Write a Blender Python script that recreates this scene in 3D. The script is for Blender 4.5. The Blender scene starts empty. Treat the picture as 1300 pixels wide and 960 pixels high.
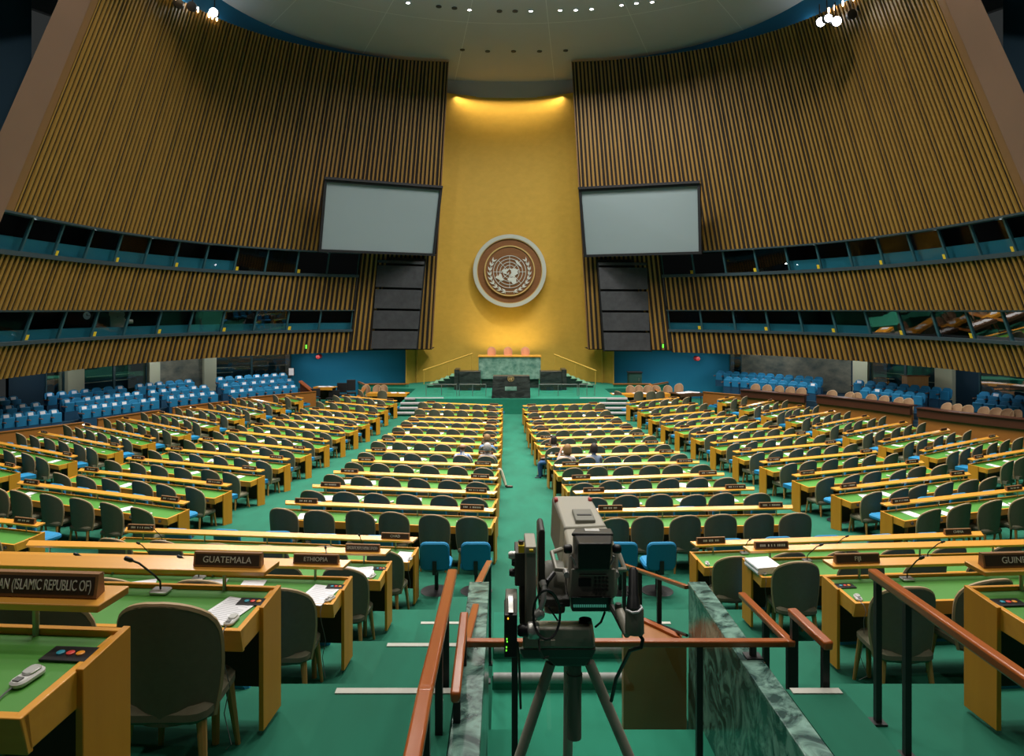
import bpy, bmesh, math, random
import mathutils
from mathutils import Vector, Matrix
random.seed(11)
PI = math.pi
sc = bpy.context.scene
COL = sc.collection
F, U0, V0, ZE = 900.0, 640.0, 393.0, 4.26      # focal length (px), straight-ahead pixel, eye height


def P(u, v, d):
    """the place seen at photo pixel (u, v) at distance d"""
    return Vector(((u - U0) * d / F, d, ZE - (v - V0) * d / F))


def HX(x, y):
    """hall axis -> world x"""
    return x + 0.75 - 0.0088 * y


# ------------------------------------------------------------------ materials
MATS = {}


def mat(name, col, rough=0.6, metal=0.0, spec=0.5, emit=None, es=1.0, noise=None, bump=0.0, coat=0.0, coatr=0.15):
    """noise = (kind, scale xyz, colour 2, amount)"""
    m = bpy.data.materials.new(name)
    m.use_nodes = True
    nt = m.node_tree
    b = nt.nodes['Principled BSDF']
    b.inputs['Base Color'].default_value = (*col, 1)
    b.inputs['Roughness'].default_value = rough
    b.inputs['Metallic'].default_value = metal
    b.inputs['Specular IOR Level'].default_value = spec
    if coat:
        b.inputs['Coat Weight'].default_value = coat
        b.inputs['Coat Roughness'].default_value = coatr
    if emit:
        b.inputs['Emission Color'].default_value = (*emit, 1)
        b.inputs['Emission Strength'].default_value = es
    if noise:
        kind, scale, col2, amt = noise
        tc = nt.nodes.new('ShaderNodeTexCoord')
        mp = nt.nodes.new('ShaderNodeMapping')
        mp.inputs['Scale'].default_value = scale
        nt.links.new(tc.outputs['Object'], mp.inputs['Vector'])
        nz = nt.nodes.new('ShaderNodeTexNoise')
        nz.inputs['Scale'].default_value = 1.0
        nz.inputs['Detail'].default_value = 5.0
        nz.inputs['Roughness'].default_value = 0.6
        nt.links.new(mp.outputs['Vector'], nz.inputs['Vector'])
        rp = nt.nodes.new('ShaderNodeValToRGB')
        fac = nz.outputs['Fac']
        if kind == 'marble':
            rp.color_ramp.elements[0].position = 0.42
            rp.color_ramp.elements[1].position = 0.62
            nz.inputs['Distortion'].default_value = 1.6
            nz.inputs['Detail'].default_value = 9.0
        else:
            rp.color_ramp.elements[0].position = 0.5 - 0.5 * amt
            rp.color_ramp.elements[1].position = 0.5 + 0.5 * amt
        rp.color_ramp.elements[0].color = (*col, 1)
        rp.color_ramp.elements[1].color = (*col2, 1)
        nt.links.new(fac, rp.inputs['Fac'])
        nt.links.new(rp.outputs['Color'], b.inputs['Base Color'])
        if bump:
            bp = nt.nodes.new('ShaderNodeBump')
            bp.inputs['Strength'].default_value = bump
            bp.inputs['Distance'].default_value = 0.01
            nt.links.new(fac, bp.inputs['Height'])
            nt.links.new(bp.outputs['Normal'], b.inputs['Normal'])
    MATS[name] = m
    return m


def glass(name, tint, refl, fres=0.14):
    m = bpy.data.materials.new(name)
    m.use_nodes = True
    nt = m.node_tree
    nt.nodes.clear()
    out = nt.nodes.new('ShaderNodeOutputMaterial')
    mix = nt.nodes.new('ShaderNodeMixShader')
    tr = nt.nodes.new('ShaderNodeBsdfTransparent')
    tr.inputs['Color'].default_value = (*tint, 1)
    gl = nt.nodes.new('ShaderNodeBsdfGlossy')
    gl.inputs['Roughness'].default_value = 0.02
    lw = nt.nodes.new('ShaderNodeLayerWeight')
    lw.inputs['Blend'].default_value = 0.35
    mr = nt.nodes.new('ShaderNodeMapRange')
    mr.inputs['To Min'].default_value = refl
    mr.inputs['To Max'].default_value = min(1, refl + fres)
    nt.links.new(lw.outputs['Fresnel'], mr.inputs['Value'])
    nt.links.new(mr.outputs['Result'], mix.inputs['Fac'])
    nt.links.new(tr.outputs[0], mix.inputs[1])
    nt.links.new(gl.outputs[0], mix.inputs[2])
    nt.links.new(mix.outputs[0], out.inputs['Surface'])
    MATS[name] = m
    return m


CARPET = mat('carpet_green', (0.001, 0.090, 0.050), 0.95, noise=('n', (1.6, 0.5, 1.6), (0.003, 0.140, 0.082), 0.5))
CARPETV = mat('carpet_stage', (0.006, 0.16, 0.095), 0.95, noise=('n', (3, 3, 3), (0.010, 0.20, 0.125), 0.5))
NOSING = mat('nosing_pale', (0.45, 0.45, 0.40), 0.7)
NOSINGG = mat('nosing_grey', (0.36, 0.33, 0.33), 0.6, noise=('n', (30, 6, 6), (0.28, 0.25, 0.26), 0.5))
SLAT = mat('slat_wood', (0.35, 0.20, 0.036), 0.5, noise=('n', (6, 6, 0.35), (0.235, 0.122, 0.020), 0.8))
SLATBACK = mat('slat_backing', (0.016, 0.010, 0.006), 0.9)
EDGEWOOD = mat('panel_edge_wood', (0.20, 0.10, 0.035), 0.5)
PLASTER = mat('pier_plaster', (0.205, 0.115, 0.068), 0.85, noise=('n', (0.5, 0.5, 0.5), (0.18, 0.10, 0.06), 0.8))
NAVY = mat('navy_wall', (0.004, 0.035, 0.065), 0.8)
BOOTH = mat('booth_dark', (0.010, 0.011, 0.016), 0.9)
BOOTHBLUE = mat('booth_blue_panel', (0.008, 0.16, 0.235), 0.7)
FRAMEBLUE = mat('window_frame_blue', (0.02, 0.085, 0.105), 0.5)
SILL = mat('sill_blue_grey', (0.035, 0.06, 0.075), 0.5)
YELLOW = mat('sticker_yellow', (0.75, 0.55, 0.02), 0.6)
PANE = glass('pane_glass', (0.70, 0.82, 0.82), 0.07, 0.30)
CLEAR = glass('clear_glass', (0.93, 0.98, 0.96), 0.03)
GOLD = mat('gold_leaf', (0.72, 0.455, 0.072), 0.6, metal=0.15, noise=('n', (2.2, 2.2, 3.5), (0.62, 0.385, 0.056), 0.6))
BLUEWALL = mat('blue_wall', (0.004, 0.19, 0.33), 0.8)
TEAL = mat('lobby_teal', (0.012, 0.075, 0.095), 0.7)
LOBBY = mat('lobby_brown', (0.34, 0.33, 0.25), 0.8, noise=('n', (1.4, 1.4, 2.2), (0.10, 0.13, 0.12), 0.4))
CREAM = mat('pillar_cream', (0.68, 0.70, 0.50), 0.8)
CEIL = mat('ceiling_grey', (0.50, 0.475, 0.495), 0.85, noise=('n', (0.25, 0.25, 0.25), (0.45, 0.43, 0.445), 0.6))
SEAM = mat('ceiling_seam', (0.66, 0.64, 0.64), 0.85)
COVE = mat('cove_blue', (0.004, 0.12, 0.24), 0.7)
BLACKM = mat('black_matte', (0.006, 0.006, 0.007), 0.7)
SCREENF = mat('screen_frame', (0.008, 0.008, 0.010), 0.6)
SCREEN = mat('screen_fabric', (0.25, 0.315, 0.33), 0.75)
SPEAKER = mat('speaker_cloth', (0.030, 0.032, 0.036), 0.85, noise=('n', (2.5, 2.5, 2.5), (0.055, 0.058, 0.063), 0.5))
WOOD = mat('desk_wood', (0.78, 0.36, 0.030), 0.42, noise=('n', (1.3, 16, 16), (0.66, 0.28, 0.020), 0.6), coat=0.15)
WOODS = mat('shelf_wood', (0.84, 0.385, 0.052), 0.30, noise=('n', (1.1, 22, 22), (0.74, 0.34, 0.045), 0.6), coat=1.0, coatr=0.26)
WOODV = mat('desk_panel_wood', (0.66, 0.29, 0.018), 0.45, noise=('n', (9, 9, 1.0), (0.55, 0.225, 0.012), 0.7))
WOODD = mat('desk_inner_wood', (0.10, 0.045, 0.018), 0.6)
LEATHER = mat('desk_green_leather', (0.065, 0.27, 0.03), 0.55, noise=('n', (3, 3, 3), (0.055, 0.225, 0.025), 0.6))
METAL = mat('steel_post', (0.35, 0.36, 0.36), 0.35, metal=0.8)
DARKMETAL = mat('black_metal', (0.012, 0.012, 0.013), 0.45)
GREYFAB = mat('chair_grey', (0.150, 0.140, 0.088), 0.85, noise=('n', (25, 25, 25), (0.130, 0.122, 0.078), 0.5))
TANEDGE = mat('chair_edge_tan', (0.40, 0.28, 0.15), 0.6)
TANFAB = mat('chair_tan', (0.36, 0.225, 0.125), 0.8)
PINKFAB = mat('chair_rose', (0.62, 0.30, 0.17), 0.8)
LEGWOOD = mat('chair_leg_wood', (0.48, 0.25, 0.07), 0.5, noise=('n', (10, 10, 2), (0.38, 0.18, 0.045), 0.6))
BLUEFAB = mat('chair_blue', (0.005, 0.205, 0.42), 0.75)
BLUESEAT = mat('theatre_blue', (0.004, 0.175, 0.36), 0.75)
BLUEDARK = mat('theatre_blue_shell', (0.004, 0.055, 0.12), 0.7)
ARMWOOD = mat('armrest_wood', (0.20, 0.085, 0.04), 0.5)
PAPER = mat('paper_white', (0.80, 0.80, 0.84), 0.8)
PRINT = mat('paper_print', (0.45, 0.45, 0.50), 0.8)
PLATE = mat('plate_brown', (0.040, 0.020, 0.012), 0.5)
PLATEW = mat('plate_frame_wood', (0.27, 0.125, 0.045), 0.5)
LETTER = mat('plate_letters', (0.62, 0.58, 0.50), 0.6)
DEVICE = mat('earpiece_grey', (0.60, 0.60, 0.58), 0.4)
DEVICED = mat('earpiece_dark', (0.13, 0.13, 0.13), 0.5)
BT1 = mat('button_cyan', (0.02, 0.30, 0.42), 0.4)
BT2 = mat('button_red', (0.75, 0.06, 0.05), 0.4)
BT3 = mat('button_orange', (0.85, 0.32, 0.02), 0.4)
MARBLE = mat('green_marble_dark', (0.010, 0.045, 0.038), 0.22, noise=('marble', (5, 5, 5), (0.20, 0.36, 0.30), 0.4))
MARBLEL = mat('green_marble_light', (0.05, 0.17, 0.125), 0.35, noise=('n', (2.6, 2.6, 3.4), (0.30, 0.47, 0.38), 0.36))
MARBLEK = mat('black_marble', (0.012, 0.016, 0.015), 0.3, noise=('marble', (1.2, 1.2, 4), (0.045, 0.055, 0.05), 0.4))
RAILWOOD = mat('rail_wood', (0.42, 0.108, 0.016), 0.3, noise=('n', (14, 1.2, 14), (0.31, 0.070, 0.010), 0.7), coat=0.3)
PARAPET = mat('parapet_wood', (0.36, 0.135, 0.022), 0.5, noise=('n', (1, 1, 6), (0.28, 0.095, 0.015), 0.7))
PARADARK = mat('parapet_dark_wood', (0.085, 0.026, 0.012), 0.4, noise=('n', (1, 1, 6), (0.06, 0.018, 0.008), 0.7))
CAMTAN = mat('camera_shell', (0.40, 0.385, 0.32), 0.45)
CAMGREY = mat('camera_grey', (0.20, 0.20, 0.165), 0.5)
CAMDARK = mat('camera_dark', (0.055, 0.056, 0.048), 0.5)
CAMBLACK = mat('camera_black', (0.008, 0.009, 0.011), 0.4)
ALU = mat('aluminium', (0.55, 0.55, 0.53), 0.35, metal=0.7)
DARKGREEN = mat('riser_dark_green', (0.004, 0.03, 0.02), 0.9)
CAMCOL = mat('camera_column', (0.30, 0.29, 0.24), 0.5)
PANEDIM = glass('pane_glass_dim', (0.78, 0.86, 0.86), 0.006, 0.02)
STONEGREEN = mat('stair_tread_green', (0.16, 0.36, 0.22), 0.9)
LEDG = mat('led_green', (0.05, 0.5, 0.05), 0.4, emit=(0.2, 1.0, 0.05), es=1.2)
LEDA = mat('led_amber', (0.5, 0.3, 0.02), 0.4, emit=(1.0, 0.5, 0.02), es=2)
LEDT = mat('led_teal', (0.1, 0.5, 0.4), 0.4, emit=(0.2, 0.9, 0.65), es=0.12)
LAMP = mat('lamp_lens', (0.9, 0.9, 0.9), 0.4, emit=(1.0, 0.98, 0.95), es=14)
LAMPB = mat('lamp_spot_lens', (0.9, 0.9, 0.9), 0.4, emit=(0.93, 0.96, 1.0), es=22)
LAMPW = mat('lamp_warm', (0.9, 0.7, 0.4), 0.4, emit=(1.0, 0.72, 0.42), es=9)
LAMPOFF = mat('lamp_unlit', (0.03, 0.035, 0.04), 0.5)
RED = mat('alarm_red', (0.45, 0.03, 0.03), 0.5)
EMBRING = mat('emblem_ring_silver', (0.60, 0.63, 0.56), 0.5, metal=0.1)
EMBWOOD = mat('emblem_wood', (0.27, 0.115, 0.036), 0.55, noise=('n', (1, 1, 7), (0.21, 0.082, 0.025), 0.6))
EMBGOLD = mat('emblem_gold_ring', (0.62, 0.44, 0.16), 0.5)
EMBWHITE = mat('emblem_silver', (0.72, 0.75, 0.70), 0.5)
SKIN = mat('skin', (0.55, 0.30, 0.20), 0.6)
HAIRB = mat('hair_brown', (0.12, 0.055, 0.02), 0.7)
HAIRL = mat('hair_light_brown', (0.26, 0.14, 0.05), 0.7)
HAIRK = mat('hair_dark', (0.025, 0.015, 0.010), 0.7)
HAIRG = mat('hair_grey', (0.40, 0.38, 0.36), 0.7)
SHOE = mat('shoe_brown', (0.08, 0.04, 0.025), 0.5)
EYE = mat('eye_dark', (0.02, 0.02, 0.02), 0.3)


def cloth(name, c):
    return mat(name, c, 0.85)


# ------------------------------------------------------------------ mesh builder
class MB:
    def __init__(s):
        s.v, s.f, s.m, s.sm = [], [], [], []

    def add(s, vs, fs, mi=0, smooth=False):
        o = len(s.v)
        s.v += [tuple(p) for p in vs]
        for f in fs:
            s.f.append([i + o for i in f]); s.m.append(mi); s.sm.append(smooth)
        return s

    def hexa(s, p, mi=0):
        """8 points: bottom loop (4) then top loop (4)"""
        return s.add(p, [(3, 2, 1, 0), (4, 5, 6, 7), (0, 1, 5, 4), (1, 2, 6, 5), (2, 3, 7, 6), (3, 0, 4, 7)], mi)

    def box(s, x0, x1, y0, y1, z0, z1, mi=0, M=None):
        p = [Vector(q) for q in ((x0, y0, z0), (x1, y0, z0), (x1, y1, z0), (x0, y1, z0), (x0, y0, z1), (x1, y0, z1), (x1, y1, z1), (x0, y1, z1))]
        if M: p = [M @ q for q in p]
        return s.hexa(p, mi)

    def prism(s, poly, z0, z1, mi=0, M=None, fn=None):
        n = len(poly)
        fn = fn or (lambda a, b, z: Vector((a, b, z)))
        p = [fn(a, b, z0) for a, b in poly] + [fn(a, b, z1) for a, b in poly]
        if M: p = [M @ q for q in p]
        fs = [tuple(reversed(range(n))), tuple(range(n, 2 * n))] + [(i, (i + 1) % n, n + (i + 1) % n, n + i) for i in range(n)]
        return s.add(p, fs, mi)

    def tube(s, pts, r, n=8, mi=0, M=None, sq=1.0):
        pts = [Vector(p) for p in pts]
        if M: pts = [M @ p for p in pts]
        rs = r if isinstance(r, (list, tuple)) else [r] * len(pts)
        vs, fs = [], []
        up0 = None
        for i, p in enumerate(pts):
            t = (pts[min(i + 1, len(pts) - 1)] - pts[max(i - 1, 0)])
            if t.length < 1e-9: t = Vector((0, 0, 1))
            t.normalize()
            up = up0 if up0 is not None else (Vector((0, 0, 1)) if abs(t.z) < 0.9 else Vector((1, 0, 0)))
            a = t.cross(up)
            if a.length < 1e-5:
                a = t.cross(Vector((0, 1, 0)))
            a.normalize()
            b = a.cross(t).normalized()
            up0 = b
            for k in range(n):
                an = 2 * PI * k / n + PI / n
                vs.append(p + a * math.cos(an) * rs[i] + b * math.sin(an) * rs[i] * sq)
        for i in range(len(pts) - 1):
            for k in range(n):
                fs.append((i * n + k, i * n + (k + 1) % n, (i + 1) * n + (k + 1) % n, (i + 1) * n + k))
        s.add(vs, fs, mi, n > 4)
        o = len(s.v) - len(vs)
        s.f.append([o + k for k in reversed(range(n))]); s.m.append(mi); s.sm.append(False)
        s.f.append([o + (len(pts) - 1) * n + k for k in range(n)]); s.m.append(mi); s.sm.append(False)
        return s

    def lathe(s, prof, n=16, mi=0, M=None):
        """profile [(r, z)] about z, closed by caps"""
        vs, fs = [], []
        for r, z in prof:
            for k in range(n):
                a = 2 * PI * k / n
                q = Vector((r * math.cos(a), r * math.sin(a), z))
                vs.append(M @ q if M else q)
        for i in range(len(prof) - 1):
            for k in range(n):
                fs.append((i * n + k, i * n + (k + 1) % n, (i + 1) * n + (k + 1) % n, (i + 1) * n + k))
        s.add(vs, fs, mi, True)
        o = len(s.v) - len(vs)
        s.f.append([o + k for k in reversed(range(n))]); s.m.append(mi); s.sm.append(False)
        s.f.append([o + (len(prof) - 1) * n + k for k in range(n)]); s.m.append(mi); s.sm.append(False)
        return s

    def ring(s, r0, r1, z0, z1, n=48, mi=0, M=None):
        vs, fs = [], []
        for k in range(n):
            a = 2 * PI * k / n
            for r, z in ((r0, z0), (r1, z0), (r1, z1), (r0, z1)):
                q = Vector((r * math.cos(a), r * math.sin(a), z))
                vs.append(M @ q if M else q)
        for k in range(n):
            j = (k + 1) % n
            for e in range(4):
                g = (e + 1) % 4
                fs.append((4 * k + e, 4 * j + e, 4 * j + g, 4 * k + g))
        return s.add(vs, fs, mi)

    def grid(s, rows, mi=0, smooth=True):
        n = len(rows[0])
        vs = [p for r in rows for p in r]
        fs = [(i * n + j, i * n + j + 1, (i + 1) * n + j + 1, (i + 1) * n + j) for i in range(len(rows) - 1) for j in range(n - 1)]
        return s.add(vs, fs, mi, smooth)

    def rbox(s, x0, x1, y0, y1, z0, z1, r, mi=0, M=None, seg=3):
        """box rounded in plan and softened at top and bottom"""
        def loop(ins, z):
            out = []
            rr = max(r - ins, 0.001)
            for cx, cy, a0 in ((x1 - r, y1 - r, 0), (x0 + r, y1 - r, PI / 2), (x0 + r, y0 + r, PI), (x1 - r, y0 + r, 1.5 * PI)):
                for k in range(seg + 1):
                    a = a0 + PI / 2 * k / seg
                    q = Vector((cx + rr * math.cos(a), cy + rr * math.sin(a), z))
                    out.append(M @ q if M else q)
            return out
        e = min(r * 0.5, (z1 - z0) * 0.3)
        loops = [loop(e, z0), loop(0, z0 + e), loop(0, z1 - e), loop(e, z1)]
        n = len(loops[0])
        vs = [p for l in loops for p in l]
        fs = [(i * n + k, i * n + (k + 1) % n, (i + 1) * n + (k + 1) % n, (i + 1) * n + k) for i in range(3) for k in range(n)]
        s.add(vs, fs, mi, True)
        o = len(s.v) - len(vs)
        s.f.append([o + k for k in reversed(range(n))]); s.m.append(mi); s.sm.append(False)
        s.f.append([o + 3 * n + k for k in range(n)]); s.m.append(mi); s.sm.append(False)
        return s

    def mesh(s, name, mats):
        me = bpy.data.meshes.new(name)
        me.from_pydata(s.v, [], s.f)
        for m in (mats if isinstance(mats, (list, tuple)) else [mats]):
            me.materials.append(m)
        me.polygons.foreach_set('material_index', s.m)
        me.polygons.foreach_set('use_smooth', s.sm)
        bm = bmesh.new(); bm.from_mesh(me)
        bmesh.ops.recalc_face_normals(bm, faces=bm.faces[:])
        bm.to_mesh(me); bm.free()
        try:
            me.set_sharp_from_angle(angle=0.75)
        except Exception:
            pass
        me.update()
        return me

    def build(s, name, mats, parent=None, bevel=0.0):
        return link(name, s.mesh(name, mats), parent, bevel)


def link(name, me, parent=None, bevel=0.0):
    o = bpy.data.objects.new(name, me)
    COL.objects.link(o)
    if parent is not None: o.parent = parent
    if bevel:
        b = o.modifiers.new('edge', 'BEVEL'); b.width = bevel; b.segments = 2; b.limit_method = 'ANGLE'; b.angle_limit = 0.6
    return o


def tag(o, label, cat, group=None, kind=None):
    o['label'] = label; o['category'] = cat
    if group: o['group'] = group
    if kind: o['kind'] = kind
    return o


def thing(name, label, cat, loc=(0, 0, 0), rz=0.0, group=None):
    o = bpy.data.objects.new(name, None)
    COL.objects.link(o)
    o.empty_display_size = 0.1
    o.location = loc; o.rotation_euler = (0, 0, rz)
    return tag(o, label, cat, group)


def struct(o, label=None):
    o['kind'] = 'structure'
    if label: o['label'] = label
    return o


def copy_tree(o, parent=None):
    c = o.copy(); COL.objects.link(c)
    c.parent = parent
    for ch in list(o.children):
        copy_tree(ch, c)
    return c


ORD = ('zeroth first second third fourth fifth sixth seventh eighth ninth tenth eleventh twelfth thirteenth fourteenth fifteenth sixteenth '
       'seventeenth eighteenth nineteenth twentieth').split()


def T(x, y, z):
    return Matrix.Translation((x, y, z))


def lerp(a, b, t):
    return a + (b - a) * t


# ------------------------------------------------------------------ hall shell
WA, WB, WN, WYC, APEX, AY = 18.6, 19.3, 2.5, 25.0, 79.0, 42.0


def sup(a, b, t):
    c, s_ = math.cos(t), math.sin(t)
    return (-a * abs(c) ** (2 / WN), WYC + b * math.copysign(abs(s_) ** (2 / WN), s_))


class Curve:
    """plan curve of a side wall, measured along its length from y = 24"""
    def __init__(s, a, b, lean, y0=24.0):
        s.lean = lean
        N = 1600
        pts = [sup(a, b, lerp(-0.12, PI / 2, (i / N))) for i in range(N + 1)]
        s.pts = pts
        acc = [0.0]
        for i in range(N):
            acc.append(acc[-1] + math.dist(pts[i], pts[i + 1]))
        k0 = min(range(N + 1), key=lambda i: abs(pts[i][1] - y0))
        s.acc = [q - acc[k0] for q in acc]

    def at(s, t):
        import bisect
        i = max(1, min(len(s.acc) - 1, bisect.bisect_left(s.acc, t)))
        f = (t - s.acc[i - 1]) / max(1e-9, s.acc[i] - s.acc[i - 1])
        a, b = s.pts[i - 1], s.pts[i]
        p = Vector((lerp(a[0], b[0], f), lerp(a[1], b[1], f)))
        i0, i1 = max(0, i - 6), min(len(s.pts) - 1, i + 5)
        tg = Vector((s.pts[i1][0] - s.pts[i0][0], s.pts[i1][1] - s.pts[i0][1])).normalized()
        nin = Vector((tg.y, -tg.x))
        if nin.dot(Vector((0, 25)) - p) < 0: nin = -nin
        return p, tg, nin

    def s_at_x(s, x):
        k = min(range(len(s.pts) // 2, len(s.pts)), key=lambda i: abs(s.pts[i][0] - x))
        return s.acc[k]

    def pt(s, t, z, off=0.0, side=-1, along=0.0):
        """z above the eye; off towards the hall; side -1 left, +1 right"""
        p, tg, nin = s.at(t)
        q = p + nin * off + tg * along
        k = (APEX - z) / APEX if s.lean else 1.0
        x, y = q.x * k, AY + (q.y - AY) * k
        if side > 0: x = -x
        return Vector((HX(x, y), y, ZE + z))

    def s_at_u(s, u, z, side):
        best = None
        for i in range(0, 500):
            t = -4 + i * 0.1
            if t > s.acc[-1]: break
            q = s.pt(t, z, 0, side)
            uu = U0 + F * q.x / q.y
            e = abs(uu - u)
            if best is None or e < best[0]: best = (e, t)
        return best[1]


W = Curve(WA, WB, True)
LW = Curve(22.3, 20.4, False)
S_END = W.s_at_x(-4.75)
S_BAND = W.s_at_x(-9.45)
S_PIER = -2.3


def ztop(t):
    y = W.at(t)[0].y
    return lerp(13.9, 15.25, max(0, min(1, (y - 29) / 15)))


SIDE = {-1: 'left', 1: 'right'}
NW = 0
for side in (-1, 1):
    nm = SIDE[side]
    wall = bpy.data.objects.new('wall_' + nm, None); COL.objects.link(wall)
    struct(wall, nm + ' hall wall of leaning vertical wood slats with two window bands')
    wall['category'] = 'wall'

    def panel(name, s0, s1, zf0, zf1):
        mb = MB()
        n = int((s1 - s0) / 0.28)
        pit = (s1 - s0) / n
        rs_ = random.Random(int(s1 * 10))
        for k in range(n):
            t = s0 + (k + 0.5) * pit
            w = rs_.choice((.056, .062, .066, .066, .07)) if k % 6 else .042
            lo, hi = zf0(t), zf1(t)
            rowp = []
            for z in (lo, hi):
                for al, of in ((-w, 0), (w, 0), (w, 0.08), (-w, 0.08)):
                    rowp.append(W.pt(t, z, of, side, al))
            mb.hexa(rowp)
        o = mb.build(name, [SLAT], wall)
        bk = MB()
        m = int((s1 - s0) / 0.45) + 1
        ts = [lerp(s0, s1, i / m) for i in range(m + 1)]
        for off in (0.0, -0.14):
            bk.grid([[W.pt(t, zf0(t), off, side) for t in ts], [W.pt(t, zf1(t), off, side) for t in ts]], 0)
        for fz in (zf0, zf1):
            bk.grid([[W.pt(t, fz(t), 0, side) for t in ts], [W.pt(t, fz(t), -0.14, side) for t in ts]], 0)
        bk.build('backing_board', [SLATBACK], o)
        return o
    panel('upper_slat_panel', 0, S_END, lambda t: 3.42, ztop)
    panel('middle_slat_panel', 0, S_BAND, lambda t: -0.03, lambda t: 1.93)
    panel('lower_slat_panel', 0, S_BAND, lambda t: -2.58, lambda t: -1.34)
    panel('end_slat_panel', S_BAND + .05, S_END, lambda t: -2.45, lambda t: 3.40)
    # wood edge strips next to the gold wall and at the pier
    eb = MB()
    p = [W.pt(S_END, z, of, side, al) for z in (-2.45, 15.25) for al, of in ((0, -0.5), (0.07, -0.5), (0.07, 0.12), (0, 0.12))]
    eb.hexa(p)
    p = [W.pt(0, z, of, side, al) for z in (-2.58, ztop(0)) for al, of in ((-0.28, -0.2), (0.02, -0.2), (0.02, 0.10), (-0.28, 0.10))]
    # the pier-side strip is broken where the window bands run through
    for za, zb in ((-2.58, -1.34), (-0.03, 1.93), (3.42, ztop(0))):
        eb.hexa([W.pt(0, z, of, side, al) for z in (za, zb) for al, of in ((-0.5, -0.2), (0.02, -0.2), (0.02, 0.10), (-0.5, 0.10))])
    eb.build('edge_strip', [EDGEWOOD], wall)
    # plaster pier
    pb = MB()
    ts = [lerp(S_PIER, -0.45, i / 6) for i in range(7)]
    zs = [-6, -2, 2, 6, 10, 16]
    pb.grid([[W.pt(t, z, 0.12, side) for t in ts] for z in zs])
    pb.build('plaster_pier', [PLASTER], wall)
    # dark recess beyond the pier
    db = MB()
    A = [Vector((side * 18.5 + .5, 27, 0)), Vector((side * 21.5 + .5, 21.5, 0)), Vector((side * 21.5 + .5, 4, 0))]
    db.grid([[q + Vector((0, 0, ZE + 3.6)) for q in A], [q + Vector((0, 0, ZE + 19)) for q in A]], 0, False)
    db.build('dark_recess', [NAVY], wall)
    # sills and heads of the window bands
    for z0, z1, of in ((1.93, 2.10, 0.16), (3.36, 3.44, 0.10), (-1.34, -1.20, 0.16), (-0.08, -0.02, 0.06)):
        sb = MB()
        m = 60
        ts = [lerp(-0.45, S_BAND + 0.05, i / m) for i in range(m + 1)]
        prof = ((-0.25, z0), (of, z0), (of, z1), (-0.25, z1), (-0.25, z0))
        sb.grid([[W.pt(t, z, o_, side) for t in ts] for o_, z in prof], 0, False)
        sb.build('band_sill', [SILL], wall)
    # booths behind the windows
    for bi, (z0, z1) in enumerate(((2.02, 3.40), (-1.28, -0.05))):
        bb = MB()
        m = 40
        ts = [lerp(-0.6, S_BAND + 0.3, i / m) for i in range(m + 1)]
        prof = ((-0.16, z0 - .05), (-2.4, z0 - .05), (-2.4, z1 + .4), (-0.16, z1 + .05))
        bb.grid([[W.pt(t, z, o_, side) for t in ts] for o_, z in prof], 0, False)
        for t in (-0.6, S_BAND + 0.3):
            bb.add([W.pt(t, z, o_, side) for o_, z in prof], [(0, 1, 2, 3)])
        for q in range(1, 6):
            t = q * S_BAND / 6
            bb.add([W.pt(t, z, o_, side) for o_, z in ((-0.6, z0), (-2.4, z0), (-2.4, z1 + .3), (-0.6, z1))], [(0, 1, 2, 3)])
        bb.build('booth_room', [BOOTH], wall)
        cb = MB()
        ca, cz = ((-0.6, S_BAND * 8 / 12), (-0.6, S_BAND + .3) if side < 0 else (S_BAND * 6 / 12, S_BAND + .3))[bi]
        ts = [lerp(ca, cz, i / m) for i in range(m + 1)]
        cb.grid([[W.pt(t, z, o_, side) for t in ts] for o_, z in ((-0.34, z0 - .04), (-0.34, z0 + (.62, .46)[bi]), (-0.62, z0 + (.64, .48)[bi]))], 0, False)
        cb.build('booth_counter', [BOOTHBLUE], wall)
        nwin = 12
        for k in range(nwin):
            NW += 1
            t0 = lerp(-0.45, S_BAND, k / nwin); t1 = lerp(-0.45, S_BAND, (k + 1) / nwin)
            wn = bpy.data.objects.new('window_%d' % NW, None); COL.objects.link(wn)
            struct(wn, '%s booth window, %s from the pier, %s band of the %s wall' % ('blue-framed', ORD[k + 1], ('upper', 'lower')[bi], nm))
            wn['category'] = 'window'
            fb = MB()
            fw = 0.05

            def bar(ta, tb, za, zb):
                fb.hexa([W.pt(t, z, of, side) for z in (za, zb) for t, of in ((ta, -0.16), (tb, -0.16), (tb, -0.06), (ta, -0.06))])
            bar(t0, t0 + fw, z0, z1); bar(t1 - fw, t1, z0, z1)
            bar(t0, t1, z0, z0 + 0.05); bar(t0, t1, z1 - 0.05, z1)
            fb.build('window_frame', [FRAMEBLUE], wn)
            gb = MB()
            gb.add([W.pt(t, z, -0.11, side) for t, z in ((t0 + fw, z0 + .05), (t1 - fw, z0 + .05), (t1 - fw, z1 - .05), (t0 + fw, z1 - .05))], [(0, 1, 2, 3)])
            gb.build('pane', [PANEDIM if (bi == 0 and k < 8) or (bi == 1 and side < 0 and k not in (7, 8, 9)) or (bi == 1 and side > 0 and k > 5) else PANE], wn)
            if k % 2 == (0 if side < 0 else 1):
                yb = MB()
                ta = t0 + 0.10 if side < 0 else t0 + 0.08
                yb.hexa([W.pt(t, z, of, side) for z in (z0 + .10, z0 + .30) for t, of in ((ta, -0.105), (ta + .16, -0.105), (ta + .16, -0.09), (ta, -0.09))])
                yb.build('yellow_sticker', [YELLOW], wn)
    # cove with spotlights between slat top and ceiling
    cv = MB()
    ts = [lerp(-3, 24, i / 40) for i in range(41)]
    cv.grid([[W.pt(t, 12.5, -0.9, side) for t in ts], [W.pt(t, 15.9, -0.7, side) for t in ts]])
    cv.build('cove_back', [COVE], wall)

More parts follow.
